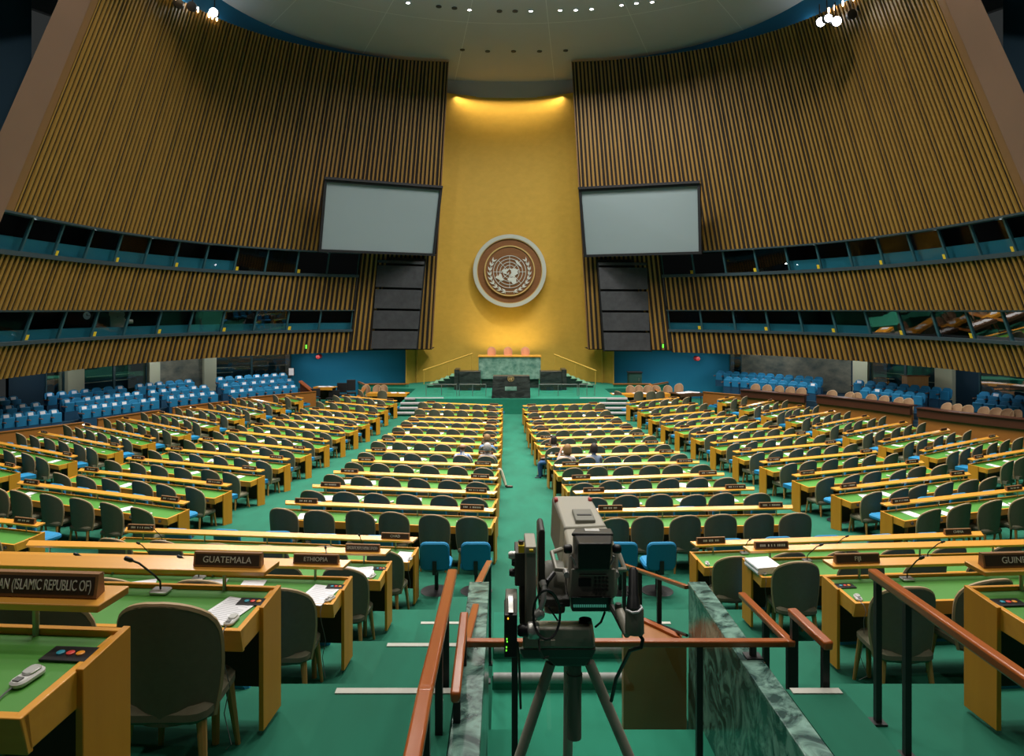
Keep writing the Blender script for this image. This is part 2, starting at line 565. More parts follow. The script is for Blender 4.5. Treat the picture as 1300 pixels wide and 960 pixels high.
# lower storey
NT = 0
for side in (-1, 1):
    nm = SIDE[side]
    u_ = (lambda u: u) if side < 0 else (lambda u: u)
    # (kind, u0, u1)
    if side < 0:
        segs = [('navy', 10, 57), ('glass', 57, 82), ('pillar', 82, 102), ('glass', 102, 145), ('glass', 145, 186), ('pillar', 186, 201), ('stone', 201, 256),
                ('pillar', 256, 272), ('glass', 272, 320), ('glass', 320, 369), ('blue', 369, 521)]
    else:
        segs = [('blue', 772, 926), ('glass', 926, 942), ('stone', 942, 1035), ('stone', 1035, 1080), ('navy', 1080, 1086), ('pillar', 1086, 1103), ('glass', 1103, 1150), ('glass', 1150, 1192), ('pillar', 1192, 1213),
                ('navy', 1213, 1243), ('glass', 1243, 1330)]
    for q, (kind, ua, ub) in enumerate(segs):
        sa, sb_ = LW.s_at_u(ua, -3, side), LW.s_at_u(ub, -3, side)
        if sa > sb_: sa, sb_ = sb_, sa
        m = max(2, int((sb_ - sa) / 0.6))
        ts = [lerp(sa, sb_, i / m) for i in range(m + 1)]
        zb, zt = -5.6, -2.3
        mb = MB()

        def strip(mbx, off, za, zc, off2=None):
            mbx.grid([[LW.pt(t, za, off, side) for t in ts], [LW.pt(t, zc, off, side) for t in ts]], 0, True)
        if kind in ('navy', 'blue', 'stone'):
            strip(mb, 0, zb, zt)
            strip(mb, -0.15, zb, zt)
            NT += 1
            o = mb.build('wall_%s_%s_%d' % (nm, {'navy': 'navy', 'blue': 'blue', 'stone': 'lobby'}[kind], NT), [{'navy': NAVY, 'blue': BLUEWALL, 'stone': LOBBY}[kind]])
            struct(o, '%s lower wall below the slats on the %s' % ({'navy': 'dark navy', 'blue': 'deep blue', 'stone': 'dim brownish'}[kind], nm))
        elif kind == 'pillar':
            for t, of in ((0, 0),):
                mb.hexa([LW.pt(tt, z, oo, side) for z in (zb, zt) for tt, oo in ((sa, 0.25), (sb_, 0.25), (sb_, -0.35), (sa, -0.35))])
            NT += 1
            struct(mb.build('wall_pillar_%d' % NT, [CREAM]), 'cream pillar of the lower storey, %s side' % nm)
        else:
            NW += 1
            wn = bpy.data.objects.new('window_%d' % NW, None); COL.objects.link(wn)
            struct(wn, 'lower lobby window on the %s between pillars, number %s' % (nm, ORD[q + 1])); wn['category'] = 'window'
            fb = MB()
            for ta, tb, za, zc in ((sa, sa + .06, zb, zt), (sb_ - .06, sb_, zb, zt), (sa, sb_, zb, -4.55), (sa, sb_, zt - .1, zt)):
                fb.hexa([LW.pt(t, z, of, side) for z in (za, zc) for t, of in ((ta, 0.04), (tb, 0.04), (tb, -0.06), (ta, -0.06))])
            fb.build('window_frame', [FRAMEBLUE], wn)
            gb = MB(); strip(gb, 0, -4.55, zt); gb.build('pane', [PANE], wn)
            lb = MB(); strip(lb, -1.8, zb, zt + .3); lb.build('lobby_back', [TEAL], wn)
            rb = MB()
            for zz, ww in ((-4.15, .035), (-3.75, .03), (-3.45, .02)):
                for a, b in zip(ts, ts[1:]):
                    if random.random() < 0.75:
                        rb.hexa([LW.pt(t, z, of, side) for z in (zz, zz + ww) for t, of in ((a, -1.2), (b, -1.2), (b, -1.26), (a, -1.26))])
            if rb.v: rb.build('lobby_rail', [CREAM], wn)
    # soffit under the overhang
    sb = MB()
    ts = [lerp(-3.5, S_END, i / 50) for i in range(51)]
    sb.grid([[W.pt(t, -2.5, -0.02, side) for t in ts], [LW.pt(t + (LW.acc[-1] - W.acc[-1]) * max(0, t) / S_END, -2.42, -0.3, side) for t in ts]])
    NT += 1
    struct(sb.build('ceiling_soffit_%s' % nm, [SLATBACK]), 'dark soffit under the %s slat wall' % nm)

# gold wall behind the podium
gb = MB()
xs = [lerp(-6.55, 6.55, i / 40) for i in range(41)]


def goldy(x): return 47.6 - 3.0 * abs(x / 6.5) ** 2.4


for off in (0.0, 0.2):
    gb.grid([[Vector((HX(x, goldy(x)), goldy(x) + off, ZE + z)) for x in xs] for z in (-5.0, -1, 3, 7, 11, 14.25)])
# folded leaves at both ends
for sx in (-1, 1):
    for x in (5.9, 6.5):
        y = goldy(x) - 0.06
        gb.box(HX(sx * x, y) - .04, HX(sx * x, y) + .04, y - 0.08, y + 0.06, ZE - 4.75, ZE - 2.2)
struct(gb.build('wall_front', [GOLD]), 'tall gold leaf wall behind the podium')

# ceiling
XC, YC = 0.55, 22.0


def zceil(r): return 15.25 + (25.4 - min(r, 25.4)) * 0.054 + (max(r, 25.4) - 25.4) * -0.02


cb = MB()
rs = [0.5, 4, 8, 12, 16, 20, 23, 25.45]
NSEG = 96
cb.grid([[Vector((XC + r * math.sin(2 * PI * k / NSEG), YC + r * math.cos(2 * PI * k / NSEG), ZE + zceil(r))) for k in range(NSEG + 1)] for r in rs])
cb.grid([[Vector((XC + r * math.sin(2 * PI * k / NSEG), YC + r * math.cos(2 * PI * k / NSEG), ZE + z)) for k in range(NSEG + 1)] for r, z in ((25.45, 15.27), (25.5, 14.2), (25.75, 14.2))], 0)
cb.grid([[Vector((XC + r * math.sin(2 * PI * k / NSEG), YC + r * math.cos(2 * PI * k / NSEG), ZE + 18.0)) for k in range(NSEG + 1)] for r in (0.0, 31)], 0)
ce = struct(cb.build('ceiling', [CEIL]), 'grey domed ceiling with radial seams and small lamps')
sb = MB()
for k in range(24):
    a = 2 * PI * (k + 0.5) / 24 - 0.02
    for r0, r1 in zip(rs[1:], rs[2:]):
        d = Vector((math.sin(a), math.cos(a), 0)); n = Vector((math.cos(a), -math.sin(a), 0)) * 0.02
        c = Vector((XC, YC, ZE))
        q0 = c + d * r0 + Vector((0, 0, zceil(r0) - 0.012)); q1 = c + d * r1 + Vector((0, 0, zceil(r1) - 0.012))
        sb.add([q0 - n, q0 + n, q1 + n, q1 - n], [(0, 1, 2, 3)])
for rr in (16.9,):
    sb.grid([[Vector((XC + r * math.sin(2 * PI * k / NSEG), YC + r * math.cos(2 * PI * k / NSEG), ZE + zceil(r) - 0.012)) for k in range(NSEG + 1)] for r in (rr, rr + 0.06)])
sb.build('seam', [SEAM], ce)

# ------------------------------------------------------------------ floor, tiers, stage
ZT = [(10.5, 3.38), (12.6, 3.50), (14.5, 3.67), (16.4, 3.84), (18.4, 4.0), (20.3, 4.11), (22.3, 4.22), (24.2, 4.32), (26.1, 4.41), (28.1, 4.50), (30, 4.57), (32, 4.585), (34, 4.59), (45, 4.6)]


def zs(d):
    """eye height above the name shelf of a desk row at distance d"""
    if d <= ZT[0][0]: return 3.38 - (10.5 - d) * 0.03
    for (a, za), (b, zb) in zip(ZT, ZT[1:]):
        if d <= b: return lerp(za, zb, (d - a) / (b - a))
    return 4.6


def zfl(d): return ZE - zs(d) - 0.872


TIERZ = [ZE - 1.93, ZE - 2.44, ZE - 3.205, ZE - 3.81]
fb = MB()
ys = [1.0, 8.8] + [q[0] for q in ZT] + [50]
for xa, xb in ((-26, -0.1), (-0.1, 1.3), (1.3, 26)):
    fb.grid([[Vector((x, y, zfl(y))) for x in (xa, xb)] for y in ys])
    fb.grid([[Vector((x, y, zfl(y) - 0.4)) for x in (xa, xb)] for y in ys])
struct(fb.build('floor', [CARPET]), 'green carpet floor of the hall')
# stepped tiers at the back: seat platforms and aisle steps
TB = [0.6, 2.72, 4.62, 6.85, 9.0]                 # front edges of the seat platforms
AS = [0.6, 3.60, 5.17, 7.26, 9.40]                # front edges of the aisle steps
XL0, XL1, XR0, XR1 = -0.87, -0.25, 1.43, 1.72
nt = 0
for nm, xa, xb in (('left', -24, XL0), ('right', XR1, 24)):
    mb = MB()
    for k in range(4):
        mb.box(xa, xb, TB[k], TB[k + 1], TIERZ[k] - 1.4, TIERZ[k])
    struct(mb.build('floor_tier_' + nm, [CARPET]), 'stepped carpet tiers on the %s at the back of the hall' % nm)
for nm, xa, xb in (('left', XL0, XL1), ('right', XR0, XR1)):
    mb = MB(); nb = MB()
    zz = TIERZ + [zfl(9.5)]
    for k in range(4):
        mb.box(xa, xb, AS[k], AS[k + 1], zz[k] - 1.6, zz[k])
        dz = zz[k] - zz[k + 1]
        mb.box(xa, xb, AS[k + 1], AS[k + 1] + 0.34, zz[k + 1] - .6, zz[k + 1] + dz * 0.5)
        if k < 3: nb.box(xa + .02, xb - .02, AS[k + 1] - 0.045, AS[k + 1] + 0.004, zz[k] - 0.02, zz[k] + 0.006)
    o = struct(mb.build('floor_aisle_steps_' + nm, [CARPET]), 'carpeted aisle steps on the %s' % nm)
    nt += 1
    nb.build('nosing', [NOSING], o)
# middle stair between the marble walls
mb = MB(); nb = MB()
mb.box(-0.1, 1.3, 0.6, 4.64, ZE - 3.6, ZE - 2.75)
mb.box(-0.1, 1.3, 4.64, 6.0, ZE - 3.8, ZE - 3.22)
for y, y2, z in ((6.0, 6.29, -3.10), (6.29, 7.0, -2.99)):
    mb.box(-0.1, 1.3, y, y2, ZE - 3.8, ZE + z)
    nb.tube([(-0.09, y + .02, ZE + z - .03), (1.28, y + .02, ZE + z - .03)], 0.043, 10)
mb.add([(-0.1, 7.0, ZE - 2.99), (1.3, 7.0, ZE - 2.99), (1.3, 9.3, zfl(9.3) + .01), (-0.1, 9.3, zfl(9.3) + .01)], [(0, 1, 2, 3)])
o = struct(mb.build('floor_middle_stair', [CARPETV]), 'green middle stair between the marble parapets')
nb.build('nosing', [NOSINGG], o)

# stage
ST = ZE - 4.66
sg = MB()
stage = [(-4.55, 37.0), (5.3, 37.0), (5.9, 38.0), (5.9, 41.7), (8.7, 42.3), (10.2, 44.2), (6.5, 47.3), (-5.7, 47.3), (-9.2, 44.6), (-8.2, 42.3), (-5.2, 41.7), (-5.2, 38.0)]
sg.prism(stage, zfl(40) - .1, ST)
# sloped rims on the outer sides
sgo = struct(sg.build('floor_stage', [CARPETV]), 'green carpeted stage in front of the gold wall')
tr = MB()
for a, b in ((stage[4], stage[5]), (stage[8], stage[9])):
    pa, pb = Vector((*a, ST)), Vector((*b, ST))
    tr.tube([pa + Vector((0, 0, .12)), pb + Vector((0, 0, .12))], 0.07, 4)
for a, b in (((-8.2, 42.5), (-5.8, 42.5)), ((6.6, 42.5), (8.7, 42.5)), ((-8.2, 42.5), (-8.0, 37.2)), ((8.7, 42.5), (9.2, 38.4))):
    za = ST + .17; zb_ = ST + .17 if b[1] > 40 else zfl(38) + .35
    tr.hexa([Vector((a[0] - .06, a[1] - .06, zfl(40) - .1)), Vector((a[0] + .06, a[1] + .06, zfl(40) - .1)), Vector((b[0] + .06, b[1] + .06, zfl(40) - .1)), Vector((b[0] - .06, b[1] - .06, zfl(40) - .1)),
             Vector((a[0] - .06, a[1] - .06, za)), Vector((a[0] + .06, a[1] + .06, za)), Vector((b[0] + .06, b[1] + .06, zb_)), Vector((b[0] - .06, b[1] - .06, zb_))], 1)
    tr.hexa([Vector((a[0] - .1, a[1] - .1, za)), Vector((a[0] + .1, a[1] + .1, za)), Vector((b[0] + .1, b[1] + .1, zb_)), Vector((b[0] - .1, b[1] - .1, zb_)),
             Vector((a[0] - .1, a[1] - .1, za + .05)), Vector((a[0] + .1, a[1] + .1, za + .05)), Vector((b[0] + .1, b[1] + .1, zb_ + .05)), Vector((b[0] - .1, b[1] - .1, zb_ + .05))], 0)
tr.build('wood_cap', [PARAPET, CARPETV], sgo)
# stage steps, each side
for side, x0, x1 in ((-1, -5.75, -4.5), (1, 5.3, 7.0)):
    mb = MB(); nb = MB()
    for k in range(4):
        y0 = 36.3 + 0.32 * k; z1 = zfl(37) + 0.205 * (k + 1)
        sh = 0.32 * k * (0.55 if side < 0 else -0.55)
        xa, xb = x0 + sh, x1 + (sh if side < 0 else sh)
        if k == 3: xa, xb = (xa, xb + .8) if side < 0 else (xa - .8, xb)
        mb.box(xa, xb, y0, 38.4, zfl(37) - .1, z1 - .004 * (3 - k))
        nb.tube([(xa, y0, z1 - .06), (xb, y0, z1 - .06)], 0.085, 8)
    o = struct(mb.build('floor_stage_steps_' + SIDE[side], [CARPETV]), 'short flight of steps up to the stage on the ' + SIDE[side])
    nb.build('nosing', [NOSINGG], o)


# ------------------------------------------------------------------ podium
def pbox(mb, u0, v0, u1, v1, d, dep, mi=0):
    """box whose front face fills the pixel rectangle at distance d, dep metres deep"""
    a, b = P(u0, v0, d), P(u1, v1, d)
    mb.box(a.x, b.x, d, d + dep, b.z, a.z, mi)


def uvrow(us, z, d): return [((u - U0) * d / F, d, z) for u in us]


pod = thing('speaker_rostrum', 'tall green marble rostrum on the stage below the round emblem', 'rostrum', (0.35, 42, ST))
o0 = Vector((0.35, 42, ST))


def at(mb, name, mats, parent, origin, bevel=0.0):
    mb.v = [tuple(Vector(q) - origin) for q in mb.v]
    return mb.build(name, mats, parent, bevel)


mb = MB(); pbox(mb, 607.5, 453, 686.5, 481.5, 42, 1.2); at(mb, 'marble_front', [MARBLEL], pod, o0, 0.02)
mb = MB(); a = P(606.5, 452, 42); b = P(687.5, 453.3, 42); mb.box(a.x, b.x, 41.95, 43.25, b.z, a.z - .01); at(mb, 'top_ledge', [WOODS], pod, o0)
mb = MB(); pbox(mb, 611, 481.5, 684, 499, 42.1, 1.0); at(mb, 'dark_base', [MARBLEK], pod, o0)
for side, u0, u1 in (('left', 583, 610), ('right', 686, 713)):
    t = thing('rostrum_wing', 'black marble side desk flanking the green rostrum on its %s' % side, 'desk', P((u0 + u1) / 2, 497, 41), 0)
    o = P((u0 + u1) / 2, 497, 41)
    mb = MB(); pbox(mb, u0, 471.5, u1, 499, 40.8, 0.9); at(mb, 'marble_front', [MARBLEK], t, o, 0.02)
    mb = MB(); ux = u0 - 6 if side == 'left' else u1 + 6
    a, b = P(ux, 469, 41.2), P(u0 if side == 'left' else u1, 471.5, 41.2)
    x0, x1 = sorted((a.x, b.x)); mb.box(x0, x1, 41.0, 42.3, ST, a.z); at(mb, 'side_panel', [MARBLEK], t, o)
lec = thing('lectern', 'black marble lectern with a small gold emblem at the stage edge', 'lectern', (0.35, 37.4, ST))
o0 = Vector((0.35, 37.4, ST))
mb = MB()
f0, f1, f2, f3 = P(626, 477.5, 37.25), P(672.5, 477.5, 37.25), P(673.5, 506.5, 37.15), P(624, 506.5, 37.15)
k = Vector((0, 0.7, 0))
mb.hexa([Vector((f3.x, f3.y, ST)), Vector((f2.x, f2.y, ST)), Vector((f2.x, f2.y, ST)) + k, Vector((f3.x, f3.y, ST)) + k, f0, f1, f1 + k, f0 + k])
at(mb, 'marble_body', [MARBLEK], lec, o0, 0.015)
mb = MB(); pbox(mb, 641, 491, 656, 496, 37.17, 0.03); at(mb, 'small_plaque', [MARBLEL], lec, o0)


def emblem_mesh(R, wreath=True):
    """polar world map in rings with two olive branches, facing -y, R = map radius"""
    mb = MB()

    def pp(x, z, y=0.0): return Vector((x, y, z))
    for k in range(1, 6):
        r = R * k / 5
        mb.ring(r - R * .016, r + R * .016, -0.02, 0.02, 40, 0, Matrix.Rotation(PI / 2, 4, 'X'))
    for k in range(8):
        a = k * PI / 4
        w = R * .014
        d = Vector((math.sin(a), 0, math.cos(a))); n = Vector((math.cos(a), 0, -math.sin(a))) * w
        q0, q1 = d * R * .2, d * R
        mb.hexa([q0 - n + Vector((0, .015, 0)), q0 + n + Vector((0, .015, 0)), q1 + n + Vector((0, .015, 0)), q1 - n + Vector((0, .015, 0)),
                 q0 - n - Vector((0, .015, 0)), q0 + n - Vector((0, .015, 0)), q1 + n - Vector((0, .015, 0)), q1 - n - Vector((0, .015, 0))])
    lands = [
        [(70, -160), (71, -130), (68, -95), (60, -95), (55, -80), (62, -75), (52, -56), (45, -65), (35, -76), (25, -80), (30, -90), (20, -97), (18, -88), (9, -80), (16, -98), (23, -107), (33, -117), (48, -125), (58, -137), (60, -150), (55, -162), (65, -168)],
        [(83, -35), (76, -20), (70, -23), (60, -43), (70, -53), (78, -70)],
        [(10, -75), (8, -60), (-5, -35), (-22, -41), (-35, -56), (-54, -68), (-38, -73), (-18, -71), (-5, -81)],
        [(71, 28), (68, 45), (73, 70), (77, 100), (72, 130), (70, 170), (62, 178), (60, 165), (52, 157), (60, 152), (55, 137), (43, 132), (38, 126), (30, 121), (22, 110), (10, 107), (2, 103), (15, 97), (22, 90), (8, 77), (22, 70), (25, 62), (30, 49), (13, 45), (22, 39), (31, 34), (36, 36), (37, 28), (41, 27), (37, 22), (43, 15), (38, 16), (44, 9), (43, 3), (36, -5), (43, -9), (48, -4), (53, 7), (57, 10), (55, 20), (60, 28), (62, 19), (58, 7), (63, 9)],
        [(37, 10), (31, 20), (31, 32), (15, 39), (11, 51), (-5, 39), (-25, 33), (-34, 20), (-18, 12), (4, 9), (5, -5), (15, -17), (28, -12), (35, -5)],
        [(-12, 131), (-11, 142), (-25, 153), (-38, 147), (-32, 133), (-34, 116), (-22, 114)]]
    for L in lands:
        pts = []
        for la, lo in L:
            r = (90 - la) / 150 * R
            pts.append((r * math.sin(math.radians(lo)), -r * math.cos(math.radians(lo))))
        ar = sum(p[0] * q[1] - q[0] * p[1] for p, q in zip(pts, pts[1:] + pts[:1]))
        if ar < 0: pts.reverse()
        tri = mathutils.geometry.tessellate_polygon([[Vector((x, z, 0)) for x, z in pts]])
        mb.add([pp(x, z, -0.04) for x, z in pts], tri)
        n = len(pts)
        mb.add([pp(x, z, -0.04) for x, z in pts] + [pp(x, z, 0.02) for x, z in pts], [(i, (i + 1) % n, n + (i + 1) % n, n + i) for i in range(n)])
    if wreath:
        for sx in (-1, 1):
            cen = Vector((0, 0, -R * .02)); rr = R * 1.22
            prev = []
            for k in range(0, 20):
                a = math.radians(lerp(-12, 128, k / 19))
                prev.append(cen + Vector((sx * rr * math.sin(a), 0, -rr * math.cos(a))))
            mb.tube([Vector((-sx * R * .28, 0, -rr * 1.10))] + prev, R * .02, 5)
            for k in range(9):
                a = math.radians(lerp(12, 122, k / 8))
                base = cen + Vector((sx * rr * math.sin(a), 0, -rr * math.cos(a)))
                for sgn in (-1, 1):
                    b = a + math.radians(90 + sgn * 26)
                    d = Vector((sx * math.sin(b), 0, -math.cos(b)))
                    n = Vector((d.z, 0, -d.x))
                    L = R * .30; w = R * .055
                    st = base + n * sgn * R * .01
                    ring = [st, st + d * L * .35 + n * w, st + d * L, st + d * L * .35 - n * w]
                    mb.hexa([q + Vector((0, .01, 0)) for q in ring] + [q - Vector((0, .025, 0)) for q in ring])
            # crossing tail leaves
    return mb


eo = P(647, 344, 46.9)
em = thing('wall_emblem', 'round wooden emblem with world map and olive branches on the gold wall', 'emblem', eo, 0)
RX = Matrix.Rotation(PI / 2, 4, 'X')
px = 46.9 / F
mb = MB(); mb.ring(41.5 * px, 46.3 * px, -0.35, 0.12, 72, 0, RX); mb.build('outer_ring', [EMBRING], em)
mb = MB(); mb.lathe([(41.6 * px, -0.35), (41.6 * px, 0.02)], 72, 0, RX); mb.build('wooden_disc', [EMBWOOD], em)
mb = MB(); mb.ring(40.6 * px, 41.8 * px, 0.02, 0.10, 72, 0, RX); mb.build('gold_rim', [EMBGOLD], em)
mb = MB(); mb.lathe([(31.6 * px, 0.02), (31.6 * px, 0.10)], 72, 0, RX); mb.build('inner_disc', [EMBWOOD], em)
mb = MB(); mb.ring(30.6 * px, 32.2 * px, 0.02, 0.16, 72, 0, RX); mb.build('inner_ring', [EMBGOLD], em)
mb = emblem_mesh(20.5 * px); mb.v = [(x, y - 0.13, z - 1.3 * px) for x, y, z in mb.v]; mb.build('world_map_and_branches', [EMBWHITE], em)
mb = emblem_mesh(0.13); mb.v = [(x, y * .3 - 0.185, z + 1.04) for x, y, z in mb.v]; mb.build('small_emblem', [EMBGOLD], lec)

# stairs behind the wings with gold stringers and handrails
for side in (-1, 1):
    mb = MB()
    for k in range(6):
        # outer low step at u 545 -> inner high at u 578
        xo = lerp(-4.95, -3.35, k / 5); z1 = ST + 0.03 + 0.13 * (k + 1)
        a = HX(side * abs(xo), 43.5); b = HX(side * (abs(xo) - 0.42), 43.5)
        x0, x1 = sorted((a, b))
        mb.box(x0, x1, 42.2 + .06 * k, 44.0, ST - .05, z1 - .035, 1)
        mb.box(x0 + .05, x1 - .05, 42.16 + .06 * k, 44.0, z1 - .035, z1)
    struct(mb.build('floor_rostrum_stair_' + SIDE[side], [STONEGREEN, DARKGREEN]), 'pale green steps rising behind the %s rostrum wing' % SIDE[side])
    r = thing('stair_handrail', 'gold handrail rising toward the rostrum on the %s of the stage' % SIDE[side], 'handrail', P(538 if side < 0 else 757, 470, 44.2), 0)
    o = P(538 if side < 0 else 757, 470, 44.2)
    mb = MB()
    if side < 0: q = [P(537, 470.5, 44.2), P(600, 449, 44.6)]
    else: q = [P(757, 471, 44.2), P(703, 450, 44.6)]
    mb.tube(q, 0.05, 8); at(mb, 'rail', [GOLD], r, o)
    mb = MB()
    for f in (0.02, 0.5, 0.98):
        a = q[0].lerp(q[1], f); mb.tube([Vector((a.x, a.y, ST)), a], 0.025, 6)
    at(mb, 'post', [GOLD], r, o)

# glass balustrades along the stage edge
for nm, ua, ub in (('left', 583, 617), ('right', 684, 733), ('far left', 541, 580), ('far right', 735, 755)):
    a, b = P(ua, 490, 38.2), P(ub, 490, 38.2)
    r = thing('glass_balustrade', 'low glass balustrade with thin steel rail on the %s stage edge' % nm, 'balustrade', (a.x, 38.2, ST))
    o = Vector((a.x, 38.2, ST))
    mb = MB(); mb.tube([Vector((a.x, 38.2, ST + .62)), Vector((b.x, 38.2, ST + .62))], 0.022, 6); at(mb, 'top_rail', [METAL], r, o)
    mb = MB(); mb.box(a.x, b.x, 38.19, 38.21, ST + .05, ST + .6); at(mb, 'glass_panel', [CLEAR], r, o)
    for f in (0, 0.5, 1):
        mb = MB(); x = lerp(a.x, b.x, f); mb.tube([(x, 38.2, ST), (x, 38.2, ST + .62)], 0.018, 6); at(mb, 'post', [METAL], r, o)

# ------------------------------------------------------------------ projection screens, loudspeakers, small wall things
for side, q in ((-1, ((411.5, 227.5, 39.9), (561, 239, 42.9), (551.5, 325, 43.3), (404, 319.5, 40.3))), (1, ((735, 240.5, 42.9), (889, 232.5, 39.9), (891, 322.5, 40.3), (742, 326.5, 43.3)))):
    c = [P(*w) for w in q]
    n = (c[1] - c[0]).cross(c[3] - c[0]).normalized()
    if n.y > 0: n = -n
    t = thing('projection_screen', 'blank grey projection screen in a black frame, %s of the gold wall' % SIDE[side], 'screen', c[3])
    o = Vector(c[3])

    def inner(m):
        ce_ = sum(c, Vector()) / 4
        ux = (c[1] - c[0]).normalized(); 
        out = []
        for i, w in enumerate(c):
            d1 = (c[(i + 1) % 4] - w).normalized(); d2 = (c[(i - 1) % 4] - w).normalized()
            out.append(w + (d1 + d2) * m)
        return out
    mb = MB()
    ic = inner(0.15)
    for i in range(4):
        j = (i + 1) % 4
        mb.hexa([c[i] - n * .25, c[j] - n * .25, ic[j] - n * .25, ic[i] - n * .25, c[i] + n * .12, c[j] + n * .12, ic[j] + n * .12, ic[i] + n * .12])
    at(mb, 'frame', [SCREENF], t, o)
    mb = MB(); mb.hexa([w - n * .2 for w in ic] + [w + n * .02 for w in ic]); at(mb, 'screen_surface', [SCREEN], t, o)
    mb = MB(); mb.hexa([c[0] + n * .1, c[1] + n * .1, c[1] + n * .2, c[0] + n * .2, c[0] + n * .1 + Vector((0, 0, .14)), c[1] + n * .1 + Vector((0, 0, .14)), c[1] + n * .2 + Vector((0, 0, .14)), c[0] + n * .2 + Vector((0, 0, .14))])
    at(mb, 'roller_case', [SCREENF], t, o)

for side, TL, TR, BR, BL in ((-1, (478, 326), (541, 328.5), (530.5, 444), (469, 444)), (1, (757.5, 329.5), (823, 329.5), (827.5, 446.5), (766, 446))):
    ds = (43.2, 43.4)
    t = thing('loudspeaker_stack', 'tall stack of dark cloth loudspeaker panels under the %s screen' % SIDE[side], 'loudspeaker', P((BL[0] + BR[0]) / 2, 444, 43.2))
    o = P((BL[0] + BR[0]) / 2, 444, 43.2)

    def bl(f, g, d):
        u = lerp(lerp(TL[0], TR[0], f), lerp(BL[0], BR[0], f), g); v = lerp(lerp(TL[1], TR[1], f), lerp(BL[1], BR[1], f), g)
        return P(u, v, d)
    mb = MB()
    mb.hexa([bl(0, 1, 43.25), bl(1, 1, 43.25), bl(1, 1, 44.2), bl(0, 1, 44.2), bl(0, 0, 43.25), bl(1, 0, 43.25), bl(1, 0, 44.2), bl(0, 0, 44.2)])
    at(mb, 'cabinet', [BLACKM], t, o)
    ed = [0.02, 0.075, 0.335, 0.565, 0.785, 1.0]
    for k in range(5):
        ga, gb_ = ed[k] + .012, ed[k + 1] - .012
        lean = 0.02 if k else 0.0
        mb = MB()
        mb.hexa([bl(.03, gb_, 43.0), bl(.97, gb_, 43.0), bl(.97, gb_, 43.3), bl(.03, gb_, 43.3), bl(.03, ga, 43.0 + lean), bl(.97, ga, 43.0 + lean), bl(.97, ga, 43.3), bl(.03, ga, 43.3)])
        at(mb, 'speaker_panel' if k else 'top_bar', [SPEAKER], t, o)

for nm, u, v, d in (('left', 404, 453, 42.9), ('right', 885.5, 455.5, 43.0)):
    t = thing('alarm_bell', 'small red alarm bell on the blue wall, %s side' % nm, 'alarm', P(u, v, d))
    mb = MB(); mb.lathe([(0.03, 0.15), (0.12, 0.12), (0.15, 0.03), (0.15, -0.4)], 16, 0, RX); mb.build('bell', [RED], t)
    mb = MB(); mb.lathe([(0.02, 0.19), (0.02, 0.14)], 8, 0, RX); mb.build('cap', [BLACKM], t)
for nm, u, v, d, sd in (('left', 389, 440, 41, -1), ('right', 841.5, 439, 42.2, 1)):
    t = thing('exit_light', 'tiny green exit light on the lower slats, %s side' % nm, 'light', P(u, v, d))
    mb = MB(); mb.box(-.06, .06, -.03, .05, -.14, .14); mb.build('housing', [BLACKM], t)
    mb = MB(); mb.box(-.045, .045, -.05, -.03, -.12, .10); mb.build('lens', [LEDG], t)
# clock inside the lower left booth
tpos = LW
cs = W.s_at_u(125.5, -0.3, -1)
p0 = W.pt(cs, -0.27, -0.55, -1)
t = thing('wall_clock', 'round white clock behind the lower left booth window', 'clock', p0)
mb = MB(); mb.ring(.17, .21, -.03, .03, 32, 0, RX); mb.build('rim', [BLACKM], t)
mb = MB(); mb.lathe([(.18, -.03), (.18, .01)], 32, 0, RX); mb.build('dial', [PAPER], t)
mb = MB(); mb.box(-.012, .012, -.03, -.012, 0, .09); mb.box(0, .13, -.03, -.012, -.01, .01); mb.build('hands', [BLACKM], t)
cs = W.s_at_u(165, -0.6, -1)
t = thing('booth_projector', 'dark projector in the lower left booth beside the clock', 'projector', W.pt(cs, -0.92, -0.5, -1), 0.6)
mb = MB(); mb.box(-.35, .25, -.2, .2, .1, .55); mb.tube([(.25, 0, .35), (.6, 0, .35)], [.12, .10], 12); mb.build('projector_body', [CAMGREY], t)
mb = MB(); mb.lathe([(.2, -.03), (.2, .03)], 20, 0, T(-.2, 0, .72) @ RX); mb.lathe([(.16, -.03), (.16, .03)], 20, 0, T(.1, 0, .68) @ RX); mb.build('film_reel', [CAMGREY], t)
# posters / notice by the left blue wall
t = thing('notice_sheet', 'pale notice on the wall post left of the blue wall', 'notice', P(370, 472, 40.6))
mb = MB(); mb.box(-.16, .16, -.03, .03, -.22, .22); mb.build('backing', [BLACKM], t)
mb = MB(); mb.box(-.14, .14, -.04, -.03, -.2, .2); mb.build('sheet', [PAPER], t)

